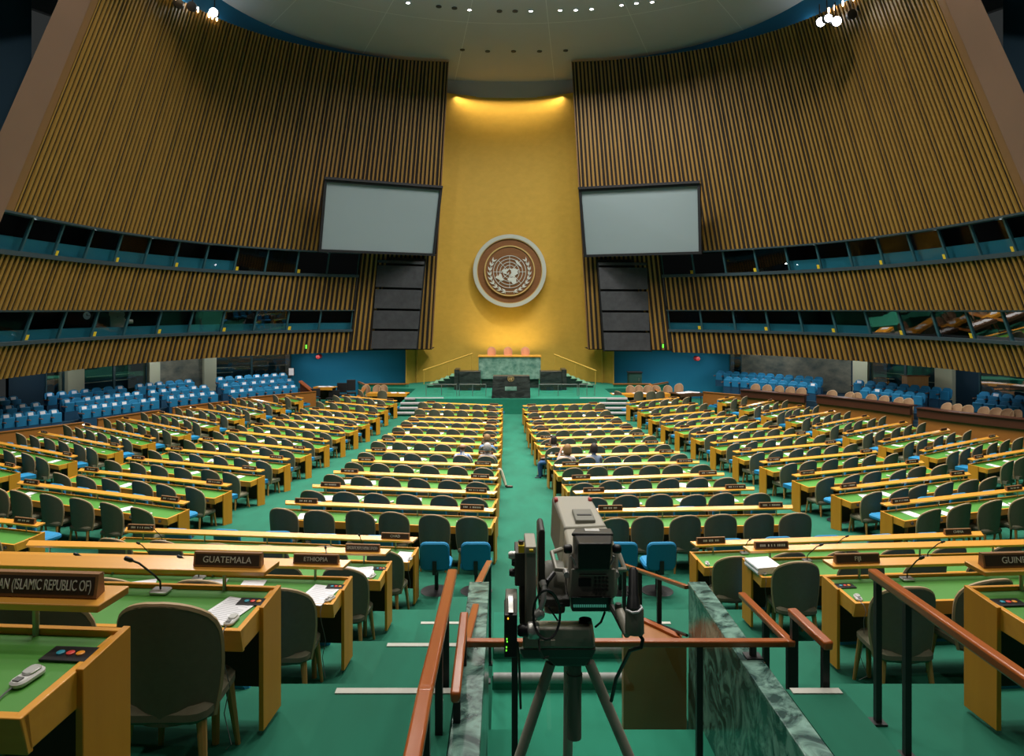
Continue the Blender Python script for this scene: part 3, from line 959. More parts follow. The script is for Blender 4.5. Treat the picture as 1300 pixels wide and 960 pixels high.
# ------------------------------------------------------------------ ceiling lamps
lamps = [(518, 3, 1), (557, 8, 0), (577, 10, 0), (596, 12, 1), (634, 14, 0), (654, 14, 0), (674, 13.5, 1), (711, 12.5, 1), (731, 12.2, 1), (751, 11, 1), (789, 6, 1), (808, 3.5, 1), (828, 2, 1),
         (587, 63, 0), (619, 65, 0), (652, 65, 0), (685, 65, 0), (718, 64, 0)]
nlit = ndk = 0
LIT = []
for u, v, on in lamps:
    lo, hi = 15.0, 47.0
    for _ in range(40):
        d = (lo + hi) / 2
        x = (u - U0) * d / F
        r = math.hypot(x - XC, d - YC)
        if (V0 - v) * d / F > zceil(r): hi = d
        else: lo = d
    p = P(u, v, d)
    if on: nlit += 1; LIT.append(p.copy())
    else: ndk += 1
    t = thing('recessed_ceiling_lamp', ('lit white recessed lamp in the grey ceiling, %s lit one from the left' % ORD[nlit]) if on else ('unlit dark recessed lamp in the grey ceiling, %s dark one counted along the rows' % ORD[ndk]), 'lamp', p + Vector((0, 0, 0.02)), 0, 'recessed lamps in the dome')
    mb = MB(); mb.ring(.10, .15, -.06, .05, 20); mb.build('trim_ring', [LAMPOFF if not on else SEAM], t)
    mb = MB(); mb.lathe([(.11, -.045), (.11, .03)], 20); mb.build('lens', [LAMP if on else LAMPOFF], t)
# spotlights in the cove on both sides
for side, spots in ((-1, ((271, 16, 1.0), (243, 8, .0), (226, 4, .0))), (1, ((1042, 28, 1.0), (1051.5, 23, .75), (1062, 27, 1.0), (1082, 18, .0), (1094, 9, 0.0)))):
    for k, (u, v, on) in enumerate(spots):
        d = 31.5 + (abs(u - 650) < 400) * 1.6
        p = P(u, v, d)
        t = thing('cove_spotlight', '%s spotlight in the blue cove above the %s slat wall, %s from the stage' % ('bright' if on else 'dark', SIDE[side], ORD[k + 1]), 'spotlight', p, 0, 'spotlights in the coves')
        M = Matrix.Rotation(math.radians(100), 4, 'X')
        mb = MB(); mb.lathe([(.10, -.35), (.19, -.25), (.22, .0), (.20, .0)], 20, 0, M); mb.build('housing', [CAMBLACK], t)
        if on:
            mb = MB(); mb.lathe([(.20 * max(on, .8), -.02), (.20 * max(on, .8), .03)], 24, 0, M); mb.build('lens', [LAMPB], t)
        mb = MB(); mb.tube([(0, .1, .1), (0.0, .15, .9)], .03, 6); mb.build('hanger', [DARKMETAL], t)
for side, us in ((-1, ((201, 2), (205, 4), (212, 7), (214, 10), (222, 12), (237, 20), (248, 24), (262, 29), (266, 31), (271, 33))), (1, ((1056, 34), (1062, 32), (1073, 29), (1086, 24), (1090, 22), (1112, 12), (1122, 7)))):
    for k, (u, v) in enumerate(us):
        s_ = W.s_at_u(u, ztop(8) - .1, side)
        p = W.pt(s_, ztop(s_) - 0.05, 0.17, side)
        t = thing('warm_cove_lamp', 'tiny warm lamp on the top edge of the %s slats, %s from the stage' % (SIDE[side], ORD[k + 1]), 'lamp', p, 0, 'warm lamps on the slat tops')
        mb = MB(); mb.lathe([(.02, -.16), (.045, -.1), (.045, .06), (.02, .1)], 10); mb.build('bulb', [LAMPW], t)


# ------------------------------------------------------------------ chairs
def chair_shell(w=0.52, z0=0.37, z1=1.0, arch=True, nv=10, nu=10):
    """outer and inner surface rows of a curved chair back (facing +y)"""
    outer, inner = [], []
    for i in range(nv + 1):
        v = math.sin(i / nv * PI / 2) if i else 0.0
        hw = w / 2 * (0.85 + 0.15 * math.sin(min(v / 0.5, 1) * PI / 2))
        if v > 0.56:
            hw *= math.sqrt(max(0.0, 1 - ((v - 0.56) / 0.443) ** 2.7))
        z = lerp(z0, z1, v)
        ro, ri = [], []
        for j in range(nu + 1):
            x = hw * (2 * j / nu - 1)
            y = -0.235 - 0.075 * v + 0.14 * (x / (w / 2)) ** 2
            ro.append(Vector((x, y, z))); ri.append(Vector((x * .97, y + 0.035, z - (0.006 if v > .9 else 0))))
        outer.append(ro); inner.append(ri)
    return outer, inner


def shell_mesh(mb, w=.52, z0=.37, z1=1.0, nv=10, nu=10, mi=0, edge=1):
    o, i_ = chair_shell(w, z0, z1, True, nv, nu)
    mb.grid(o, mi); mb.grid(i_, mi)
    loop_o = [o[k][0] for k in range(nv + 1)] + o[nv][1:] + [o[k][nu] for k in range(nv - 1, -1, -1)]
    loop_i = [i_[k][0] for k in range(nv + 1)] + i_[nv][1:] + [i_[k][nu] for k in range(nv - 1, -1, -1)]
    return loop_o, loop_i


def grey_chair_parts(fab, parent):
    mb = MB(); lo, li = shell_mesh(mb, nv=14, nu=12)
    mb.grid([[o[0] for o in (list(zip(lo, li)))], [o[1] for o in zip(lo, li)]], 0, False)
    mb.build('backrest', [fab], parent)
    mb = MB()
    mid = [(a + b) / 2 for a, b in zip(lo, li)]
    mb.tube(mid, 0.0175, 6, 0)
    mb.build('edge_piping', [TANEDGE], parent)
    mb = MB(); mb.rbox(-.225, .225, -.24, .24, .37, .46, .09); mb.build('seat', [fab], parent)
    for sx in (-1, 1):
        for sy, y0 in ((1, .19), (-1, -.18)):
            mb = MB(); mb.tube([(sx * .18, y0, .38), (sx * .215, y0 + sy * .045, 0)], [.026, .014], 8); mb.build('leg', [LEGWOOD], parent)


def grey_chair_simple(mb, M, mis=(0, 1, 2), nu=6, nv=7):
    """whole chair in one mesh for the far rows"""
    t = MB(); lo, li = shell_mesh(t, nv=nv, nu=nu)
    t.grid([[a for a, b in zip(lo, li)], [b for a, b in zip(lo, li)]], 1, False)
    t.tube([(a + b) / 2 for a, b in zip(lo, li)], 0.016, 4, 1)
    t.box(-.22, .22, -.24, .23, .38, .46, 0)
    for sx in (-1, 1):
        for y0 in (.19, -.18):
            t.tube([(sx * .18, y0, .38), (sx * .21, y0 * 1.2, 0)], [.026, .016], 4, 2)
    mb.add([M @ Vector(p) for p in t.v], [], 0)
    o = len(mb.v) - len(t.v)
    for f, m, s in zip(t.f, t.m, t.sm):
        mb.f.append([i + o for i in f]); mb.m.append(mis[m]); mb.sm.append(s)


def blue_chair_parts(parent):
    mb = MB()
    M = T(0, -.235, .62) @ Matrix.Rotation(math.radians(98), 4, 'X')
    mb.rbox(-.22, .22, -.215, .215, -.03, .035, .085, 0, M); mb.build('backrest', [BLUEFAB], parent)
    mb = MB(); mb.rbox(-.23, .23, -.20, .25, .38, .47, .09); mb.build('seat', [BLUEFAB], parent)
    mb = MB(); mb.tube([(0, 0, .38), (0, 0, .03)], .03, 10); mb.lathe([(.24, 0), (.24, .012), (.05, .035)], 20); mb.build('pedestal', [DARKMETAL], parent)
    mb = MB(); mb.box(-.03, .03, -.26, .02, .345, .375); mb.box(-.03, .03, -.275, -.25, .35, .55); mb.build('back_bracket', [DARKMETAL], parent)


def blue_chair_simple(mb, M):
    mb.rbox(-.22, .22, -.215, .215, -.03, .035, .085, 0, M @ T(0, -.235, .62) @ Matrix.Rotation(math.radians(98), 4, 'X'), 2)
    mb.box(-.23, .23, -.2, .25, .38, .47, 0, M)
    mb.tube([(0, 0, .38), (0, 0, .0)], .03, 5, 1, M)


SIMPLE_GREY = MB(); grey_chair_simple(SIMPLE_GREY, Matrix())
SIMPLE_GREY_ME = SIMPLE_GREY.mesh('grey_chair', [GREYFAB, TANEDGE, LEGWOOD])
SB = MB(); blue_chair_simple(SB, Matrix()); SIMPLE_BLUE_ME = SB.mesh('blue_chair', [BLUEFAB, DARKMETAL])
TB_ = MB(); grey_chair_simple(TB_, Matrix()); SIMPLE_TAN_ME = TB_.mesh('tan_chair', [TANFAB, TANEDGE, LEGWOOD])
PB_ = MB(); grey_chair_simple(PB_, Matrix()); SIMPLE_ROSE_ME = PB_.mesh('rose_chair', [PINKFAB, TANEDGE, LEGWOOD])


def px_of(p):
    return U0 + F * p.x / p.y, V0 - F * (p.z - ZE) / p.y


# ------------------------------------------------------------------ desk rows
def sol(v):
    lo, hi = 8.0, 60.0
    for _ in range(60):
        m = (lo + hi) / 2
        if F * zs(m) / m > v - V0: lo = m
        else: hi = m
    return lo


ROWS = {
    'centre-left': [(536.7, 511.3, 637.5, 515.5), (530.5, 520, 637.5, 523), (521, 530, 637.5, 532), (512.5, 535.7, 637, 538.7), (502.5, 543, 636.7, 546.7), (491, 552.5, 636, 555.5), (477.5, 561, 635.7, 565.5), (462.5, 573.7, 635, 577.5), (444.5, 586.7, 633, 591), (421, 602, 632, 607.5), (393.7, 620, 630.5, 626), (359, 641, 629, 649)],
    'centre-right': [(664, 516, 763.7, 513), (666, 524.5, 772.5, 522), (669, 533, 785.6, 531), (671, 540, 796.9, 538), (675, 547, 810.6, 545), (679, 557, 826, 553.7), (684, 567, 844.4, 564), (696, 579.5, 865, 576), (704, 591.7, 890, 588.7), (715, 608.7, 922, 604.5), (728, 626, 960.7, 622.5), (745, 650, 1010, 646)],
    'left': [(432.5, 503, 502.5, 509.4), (411.9, 510.6, 491, 517.5), (391, 519.4, 480.6, 526.9), (368.8, 526, 467.5, 533.8), (344.4, 533, 452.5, 541), (316.9, 541, 436, 549), (285, 549.4, 415.6, 559), (250, 560, 392.5, 570), (208, 572.5, 365.6, 582.5), (158, 585, 332.5, 596), (96.9, 601, 290, 613.8), (18.8, 618, 235, 635.6)],
    'far-left': [(361, 501.9, 383, 506), (310.6, 505.6, 360, 515), (280, 512.5, 335, 521.9), (238.8, 517.5, 308, 528), (198, 524.4, 276, 535.6), (152.5, 533, 239.4, 545), (102.5, 541.9, 194, 555), (46.3, 551.9, 152.5, 565.6), (-25, 562, 93.7, 577.5), (-80, 578, 20.6, 592)],
    'right': [(796.9, 512, 863.7, 505), (811, 520, 887.5, 513), (825, 529, 908.7, 522.7), (841, 535.6, 936, 528.7), (859, 543, 966, 536), (879.4, 551, 994.4, 544.4), (904.4, 561.5, 1030, 553), (933, 573, 1069.4, 564.4), (967.5, 586, 1116, 576), (1009.4, 602, 1175.6, 590.6), (1060, 618.7, 1235, 606), (1123.7, 639, 1310, 625)],
    'far-right': [(913, 508, 934, 504), (940.6, 517.5, 983.7, 508.7), (968.7, 524.6, 1021.9, 515.6), (1000, 531.5, 1062.5, 522.7), (1034.4, 540, 1105, 530), (1073, 549, 1153.7, 538.5), (1118.7, 559.4, 1207.5, 548), (1171.9, 570.6, 1269.4, 557), (1233.7, 582.5, 1320, 572)],
}
GREY, BLUE = [], []         # chairs to place: (matrix, label, group, size in the photo)
PLATES = []                 # (desk empty, local x, text or None, label)
DESKS = []
rowcount = {}
AISLE = {'centre-left': 1, 'centre-right': -1, 'left': 1, 'right': -1, 'far-left': 1, 'far-right': -1, 'rear-left': 1, 'rear-right': -1, 'outer rear-left': 1}


def desk_row(bank, k, A, B, zf, n=None, near=False, texts=None, chair_skip=()):
    """A, B: left and right end of the name shelf (x, y); zf floor height"""
    A, B = Vector(A), Vector(B)
    L = (B - A).length
    mid = (A + B) / 2
    rz = math.atan2(B.y - A.y, B.x - A.x)
    d = mid.y
    row = '%s row from the podium' % ORD[k]
    t = thing('delegate_desk', 'long wooden desk with green leather top, %s, %s bank' % (row, bank), 'desk', (mid.x, mid.y, zf), rz, 'delegate desks in the %s bank' % bank)
    h = L / 2 - 0.005
    zr, zf_ = 0.742, 0.712                      # desk top height at the far and near edge

    def zt(y): return lerp(zr, zf_, (0.09 - y) / 0.51)
    # leather inset
    mb = MB()
    y0, y1 = -0.385, 0.062
    mb.hexa([Vector((-h + .03, y0, zt(y0) - .03)), Vector((h - .03, y0, zt(y0) - .03)), Vector((h - .03, y1, zt(y1) - .03)), Vector((-h + .03, y1, zt(y1) - .03)),
             Vector((-h + .03, y0, zt(y0) - .004)), Vector((h - .03, y0, zt(y0) - .004)), Vector((h - .03, y1, zt(y1) - .004)), Vector((-h + .03, y1, zt(y1) - .004))])
    mb.build('leather_top', [LEATHER], t)
    # wooden rim, apron
    mb = MB()
    mb.box(-h, h, .06, .09, zr - .05, zr + .018)
    yf = -.42
    mb.hexa([Vector((-h + .0, yf + .03, zt(yf) - .125)), Vector((h, yf + .03, zt(yf) - .125)), Vector((h, yf + .055, zt(yf) - .125)), Vector((-h, yf + .055, zt(yf) - .125)),
             Vector((-h, yf, zt(yf) + .004)), Vector((h, yf, zt(yf) + .004)), Vector((h, yf + .037, zt(yf) + .004)), Vector((-h, yf + .037, zt(yf) + .004))])
    for sx in (-1, 1):
        x0, x1 = sorted((sx * h, sx * (h - .032)))
        mb.hexa([Vector((x0, yf + .04, zt(yf) - .115)), Vector((x1, yf + .04, zt(yf) - .115)), Vector((x1, .07, zr - .13)), Vector((x0, .07, zr - .13)),
                 Vector((x0, yf + .01, zt(yf) + .004)), Vector((x1, yf + .01, zt(yf) + .004)), Vector((x1, .07, zr + .004)), Vector((x0, .07, zr + .004))])
    fr = mb.build('rim_and_apron', [WOOD], t, 0.004 if near else 0)
    for sx in (-1, 1):
        mb = MB(); x0, x1 = sorted((sx * (h + .022), sx * (h - .006)))
        mb.hexa([Vector((x0, -.17, 0.03)), Vector((x1, -.17, 0.03)), Vector((x1, .095, 0.03)), Vector((x0, .095, 0.03)),
                 Vector((x0, -.17, zt(-.17) + .010)), Vector((x1, -.17, zt(-.17) + .010)), Vector((x1, .095, zr + .022)), Vector((x0, .095, zr + .022))])
        mb.build('end_panel', [WOODV], t, 0.003 if near else 0)
    mb = MB(); mb.box(-h + .03, h - .03, .02, .045, .18, .72); mb.build('modesty_panel', [WOODD], t)
    nl = max(2, int(L / 1.5) + 1)
    for i in range(nl):
        x = lerp(-h + .22, h - .22, i / (nl - 1))
        mb = MB(); mb.tube([(x, -.25, .62), (x, -.25, 0)], [.032, .022], 6 if near else 4); mb.build('leg', [LEGWOOD], t)
    # name shelf on steel posts
    mb = MB()
    s_ = L / 2
    mb.hexa([Vector((-s_ + .05, .005, .846)), Vector((s_ - .05, .005, .846)), Vector((s_, .112, .874)), Vector((-s_, .112, .874)),
             Vector((-s_ + .045, .0, .874)), Vector((s_ - .045, .0, .874)), Vector((s_, .115, .904)), Vector((-s_, .115, .904))])
    sh = mb.build('name_shelf', [WOODS], t, 0.004 if near else 0)
    npst = max(2, round(L / .95))
    for i in range(npst):
        x = lerp(-s_ + .32, s_ - .32, i / (npst - 1))
        mb = MB(); mb.tube([(x, .055, .73), (x, .055, .86)], .012, 6 if near else 4); mb.build('shelf_post', [METAL], t)
    if near or d < 16:
        nsk = max(2, round(L / .68))
        for i in range(nsk):
            x = lerp(-h + .17, h - .17, i / (nsk - 1)) if nsk > 1 else 0
            mb = MB(); mb.lathe([(.027, -.008), (.027, .012), (.018, .016), (.018, .004)], 14, 0, T(x, yf + .002, zt(yf) - .055) @ Matrix.Rotation(math.radians(75), 4, 'X')); mb.build('socket', [DEVICED], fr)
    DESKS.append((t, L, d, bank, k, near))
    # chairs
    n = n or max(2, round(L / (0.82 if bank.startswith('far') else 0.72)))
    M0 = Matrix.Translation((mid.x, mid.y, zf)) @ Matrix.Rotation(rz, 4, 'Z')
    ai = AISLE[bank]
    for i in range(n):
        idx = i if ai < 0 else n - 1 - i        # counted from the aisle end
        if (idx) in chair_skip: continue
        x = lerp(-s_ + .30, s_ - .30, i / (n - 1)) + random.uniform(-.04, .04)
        y = -.46 + random.uniform(-.05, .05) - (0.05 if idx == 0 else 0)
        M = M0 @ T(x, y, 0) @ Matrix.Rotation(random.uniform(-.10, .10), 4, 'Z')
        GREY.append((M, 'grey round-backed chair, %s from the aisle, %s, %s bank' % (ORD[idx + 1], row, bank), 'grey chairs at the %s desks' % bank, d))
    if bank not in ('rear-left', 'rear-right') or k == 1:
        nb_ = max(2, n - 1)
        for i in range(nb_):
            idx = i if ai < 0 else nb_ - 1 - i
            m_ = .42 if bank.startswith('centre') else (.98 if bank.startswith('far') else .70)
            x = lerp(-s_ + m_, s_ - m_, i / (nb_ - 1)) + random.uniform(-.03, .03)
            M = M0 @ T(x, .62 + random.uniform(-.03, .03), 0) @ Matrix.Rotation(random.uniform(-.10, .10), 4, 'Z')
            BLUE.append((M, 'blue chair, %s from aisle, podium side of %s, %s bank' % (ORD[idx + 1], row.replace(' from the podium', ''), bank), 'blue chairs in front of the %s desks' % bank, d))
    # name plates
    if texts is None:
        if L > 2.5: texts = [(-s_ + .42, None), (s_ - .42, None)]
        else: texts = [(0, None)]
    for j, (x, tx) in enumerate(texts):
        PLATES.append((M0 @ T(x, .062, .887), tx, bank, row, ('outer', 'aisle')[(x > 0) == (ai > 0)], d))
    return t, M0, L


ROWINFO = {}
for bank, rows in ROWS.items():
    for k, r in enumerate(rows):
        a, b = sol(r[1]), sol(r[3])
        A = ((r[0] - U0) * a / F, a); B = ((r[2] - U0) * b / F, b)
        zf = zfl((a + b) / 2)
        n = None
        if bank.startswith('centre'): n = 6
        ROWINFO[(bank, k + 1)] = desk_row(bank, k + 1, A, B, zf, n, near=(a + b) / 2 < 15)


def near_row(bank, k, xa, xb, d, ang, zf, texts, end):
    """end: which end lies at distance d"""
    s = math.tan(math.radians(ang))
    A = (xa, d + (s * (xa - xb) if end == 'r' else 0)); B = (xb, d + (s * (xb - xa) if end == 'l' else 0))
    L = math.dist(A, B)
    tx = []
    for u, txt in texts:
        ma = Vector(A).lerp(Vector(B), .5)
        rzz = math.atan2(B[1] - A[1], B[0] - A[0])
        # local x where the plate shows at pixel column u
        x = min(((q / 50.0) for q in range(int(-L * 25), int(L * 25))), key=lambda q: abs(U0 + F * (ma.x + q * math.cos(rzz)) / (ma.y + q * math.sin(rzz)) - u))
        tx.append((x, txt))
    ROWINFO[(bank, k)] = desk_row(bank, k, A, B, zf, None, True, tx)


T0, T1, T2, T3 = TIERZ
near_row('rear-left', 5, -4.4, -1.40, 2.52, -4, T0, [(45, 'IRAN (ISLAMIC REPUBLIC OF)')], 'r')
near_row('rear-left', 4, -5.4, -1.38, 4.22, -4, T1, [(286, 'GUATEMALA')], 'r')
near_row('rear-left', 3, -5.9, -1.41, 6.40, -4, T2, [(399, 'ETHIOPIA')], 'r')
near_row('rear-left', 2, -6.0, -1.38, 8.50, -4, T3, [(459, "DEMOCRATIC PEOPLE'S REPUBLIC OF KOREA")], 'r')
near_row('rear-left', 1, -5.82, -1.275, 10.30, -6, zfl(10.3), [(501, 'CHAD'), (177, None)], 'r')
near_row('outer rear-left', 1, -11.6, -7.35, 11.2, -16, zfl(11.4), [(28, None)], 'r')
near_row('rear-right', 4, 2.82, 5.6, 4.22, 4, T1, [(1298, 'GUINEA')], 'l')
near_row('rear-right', 3, 2.94, 7.2, 6.42, 4, T2, [(1093, 'FIJI')], 'l')
near_row('rear-right', 2, 2.94, 7.4, 8.60, 4, T3, [(981, None)], 'l')
near_row('rear-right', 1, 2.69, 7.2, 10.10, 6, zfl(10.2), [(905, None), (1219, 'CHINA')], 'l')


# ------------------------------------------------------------------ place the chairs
def inview(M, pad=60):
    p = M @ Vector((0, -.2, .7))
    if p.y < 1: return False
    u, v = px_of(p)
    return -pad < u < 1300 + pad and v < 1060


def place_chairs(lst, proto_fn, simple_me, name, cat, cap, nfull, stuff_label, stuff_mats, simple_fn, stuff_name):
    lst = [c for c in lst if inview(c[0])]
    lst.sort(key=lambda c: c[3])
    proto = None
    for i, (M, label, group, d) in enumerate(lst[:cap]):
        if i < nfull:
            if proto is None:
                proto = thing(name, label, cat, (0, 0, 0), 0, group); proto_fn(proto); o = proto
            else:
                o = copy_tree(proto)
        else:
            o = link(name, simple_me)
        o.matrix_world = M
        tag(o, label, cat, group)
    if len(lst) > cap:
        mb = MB()
        for M, *_ in lst[cap:]: simple_fn(mb, M)
        tag(mb.build(stuff_name, stuff_mats), stuff_label, cat, None, 'stuff')
    return len(lst)


def blue_fn(mb, M): blue_chair_simple(mb, M)


for bank, k, zt_ in (('rear-left', 4, T2), ('rear-left', 3, T3), ('rear-left', 2, zfl(9.5)), ('rear-right', 4, T2), ('rear-right', 3, T3), ('rear-right', 2, zfl(9.5))):
    t_, M0_, L_ = ROWINFO[(bank, k)]
    ai = AISLE[bank]
    for i in range(int((L_ - .9) / .75) + 1):
        x = ai * (L_ / 2 - .50 - .75 * i)
        M = M0_ @ T(x, .60, 0); M.translation.z = zt_
        BLUE.append((M, 'blue chair, %s from aisle, podium side of %s row, %s bank' % (ORD[i + 1], ORD[k], bank), 'blue chairs in front of the %s desks' % bank, t_.location.y))
n1 = place_chairs(GREY, lambda p: grey_chair_parts(GREYFAB, p), SIMPLE_GREY_ME, 'grey_chair', 'chair', 300, 110, 'remaining grey chairs at the desk rows nearest the podium', [GREYFAB, TANEDGE, LEGWOOD], lambda mb, M: grey_chair_simple(mb, M, nu=4, nv=5), 'distant_grey_chairs')
n2 = place_chairs(BLUE, blue_chair_parts, SIMPLE_BLUE_ME, 'blue_chair', 'chair', 300, 70, 'remaining blue chairs between the desk rows nearest the podium', [BLUEFAB, DARKMETAL], blue_fn, 'distant_blue_chairs')
print('chairs', n1, n2)

# the two blue chairs and neighbours behind the marble parapets, facing the podium
k = 0
for u, d, nm in ((552.5, 10.72, 'left of the middle aisle, outer one of the pair'), (604, 10.72, 'left of the middle aisle, inner one of the pair'), (790, 10.72, 'right of the middle aisle behind the camera'), (838, 10.72, 'right of the middle aisle, next to the desk')):
    t = thing('blue_chair', 'blue pedestal chair standing free, ' + nm, 'chair', ((u - U0) * (d - .2) / F, d, zfl(d)), random.uniform(-.06, .06), 'free blue chairs on the cross aisle')
    blue_chair_parts(t)

# ------------------------------------------------------------------ side parapets and theatre seats
PLL = [(-19.9, 25.4), (-19.4, 26.5), (-17.7, 30.5), (-15.6, 34.5), (-13.2, 37.5), (-10.6, 40.0)]


class Poly:
    def __init__(s, pts):
        # resample smoothly
        s.p = []
        for i in range(len(pts) - 1):
            for k in range(12):
                t = k / 12
                p0, p1, p2, p3 = (Vector(pts[max(0, min(len(pts) - 1, i + q))]) for q in (-1, 0, 1, 2))
                s.p.append(0.5 * (2 * p1 + (p2 - p0) * t + (2 * p0 - 5 * p1 + 4 * p2 - p3) * t * t + (3 * p1 - p0 - 3 * p2 + p3) * t ** 3))
        s.p.append(Vector(pts[-1]))
        s.a = [0.0]
        for a, b in zip(s.p, s.p[1:]): s.a.append(s.a[-1] + (b - a).length)

    def at(s, t, off=0.0):
        """off away from the hall"""
        i = 1
        while i < len(s.a) - 1 and s.a[i] < t: i += 1
        f = (t - s.a[i - 1]) / (s.a[i] - s.a[i - 1])
        p = s.p[i - 1].lerp(s.p[i], f)
        tg = (s.p[i] - s.p[i - 1]).normalized()
        n = Vector((-tg.y, tg.x))
        if n.dot(Vector((0, 25)) - p) > 0: n = -n
        return p + n * off, n

    def t_at_u(s, u, off):
        best = (1e9, 0)
        q = -1.0
        while q < s.a[-1] + 2.0:
            p, n = s.at(q, off)
            e = abs(U0 + F * p.x / p.y - u)
            if e < best[0]: best = (e, q)
            q += 0.04
        return best[1]


PL = Poly(PLL)
PR = Poly([(1.04 - x, y) for x, y in PLL])


def theatre_parts(t, paper):
    mb = MB()
    M = T(0, -.22, .66) @ Matrix.Rotation(math.radians(102), 4, 'X')
    mb.rbox(-.235, .235, -.27, .27, -.05, .05, .16, 0, M); mb.build('backrest', [BLUESEAT], t)
    mb = MB(); mb.rbox(-.22, .22, -.02, .09, .36, .78, .05, 0, T(0, -.08, 0)); mb.build('tip_up_seat', [BLUESEAT], t)
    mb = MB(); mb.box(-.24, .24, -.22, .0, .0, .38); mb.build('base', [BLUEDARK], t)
    mb = MB(); mb.rbox(.225, .285, -.22, .20, .60, .64, .025); mb.build('armrest', [ARMWOOD], t)
    if paper:
        mb = MB(); mb.hexa([Vector((x, y, z)) for z, y in ((.76, -.172), (.885, -.198)) for x, y in ((-.105, y), (.105, y), (.105, y - .02), (-.105, y - .02))]); mb.build('paper_cover', [PAPER], t)


def theatre_simple(paper):
    mb = MB()
    M = T(0, -.22, .66) @ Matrix.Rotation(math.radians(102), 4, 'X')
    mb.rbox(-.235, .235, -.27, .27, -.05, .05, .12, 0, M, 2)
    mb.box(-.22, .22, -.10, .02, .36, .78, 0); mb.box(-.24, .24, -.22, 0, 0, .38, 1); mb.box(.225, .285, -.22, .2, .60, .64, 2)
    return mb.mesh('theatre_seat', [BLUESEAT, BLUEDARK, ARMWOOD])


seatA = thing('theatre_seat', 'x', 'seat'); theatre_parts(seatA, True)
seatB = thing('theatre_seat', 'x', 'seat'); theatre_parts(seatB, False)
used = {0: False, 1: False}
nseat = 0


def place_seat(p, z, rz, paper, label, group):
    global nseat
    src = seatA if paper else seatB
    key = 0 if paper else 1
    if not used[key]: o = src; used[key] = True
    else: o = copy_tree(src)
    o.location = (p.x, p.y, z); o.rotation_euler = (0, 0, rz)
    tag(o, label, 'seat', group)
    nseat += 1


HT = {0: .30, 1: .58, 2: .86}


def plat(pl, side, offs, hts, nm):
    mb = MB()
    N = 60
    ts = [lerp(0, pl.a[-1], i / N) for i in range(N + 1)]
    prof = []
    prev = -0.6
    for o, h in zip(offs, hts):
        prof += [(o[0], prev), (o[0], h), (o[1], h)]
        prev = h
    rows = []
    for o, h in prof:
        r = []
        for q in ts:
            p, n = pl.at(q, o)
            r.append(Vector((p.x, p.y, zfl(p.y) + h)))
        rows.append(r)
    mb.grid(rows, 0, False)
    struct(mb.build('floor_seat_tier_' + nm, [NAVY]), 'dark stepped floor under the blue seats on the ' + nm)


plat(PL, -1, ((.12, 1.2), (1.2, 1.95), (1.95, 4.2)), (HT[0], HT[1], HT[2]), 'left')
plat(PR, 1, ((.12, 1.5), (1.5, 2.3), (2.3, 4.2)), (.34, .62, .88), 'right')
LEFTB = [('A', ((-30, 80), (-30, 57), (-30, 29))), ('B', ((104, 203), (81, 183), (58, 163))), ('C', ((215, 278), (191, 267), (173, 249))), ('D', ((292, 379), (283, 374), (276, 366)))]
BN = {'A': 'nearest', 'B': 'second', 'C': 'third', 'D': 'fourth'}
for b, rws in LEFTB:
    for r, (ua, ub) in enumerate(rws):
        off = (.75, 1.55, 2.3)[r]
        ta, tb = PL.t_at_u(ua, off), PL.t_at_u(ub, off)
        n = max(2, round((tb - ta - .5) / .50) + 1)
        for i in range(n):
            q = lerp(ta + .25, tb - .25, i / (n - 1))
            p, nn = PL.at(q, off)
            rz = math.atan2(nn.x, -nn.y)        # seats face the hall
            place_seat(p, zfl(p.y) + HT[r], rz, random.random() < .86, 'blue theatre seat, left, %s block from camera, %s row, %s from near end' % (BN[b], ('front', 'middle', 'back')[r], ORD[i + 1]), 'blue seats along the left wall')
RIGHTB = [('P', ((918, 1036), (908, 1043))), ('Q', ((1090, 1172), (1082, 1206))), ('R', ((1232, 1330), (1238, 1330)))]
for b, rws in RIGHTB:
    for r, (ua, ub) in enumerate(rws):
        off = (1.75, 2.55)[r]
        ta, tb = PR.t_at_u(ua, off), PR.t_at_u(ub, off)
        ta, tb = min(ta, tb), max(ta, tb)
        n = max(2, round((tb - ta - .5) / .50) + 1)
        for i in range(n):
            q = lerp(ta + .25, tb - .25, i / (n - 1))
            p, nn = PR.at(q, off)
            rz = math.atan2(nn.x, -nn.y)
            place_seat(p, zfl(p.y) + (.62, .88)[r], rz, random.random() < .16, 'blue theatre seat, right, %s block from camera, %s row, %s from near end' % ({'P': 'third', 'Q': 'second', 'R': 'nearest'}[b], ('front', 'back')[r], ORD[i + 1]), 'blue seats along the right wall')


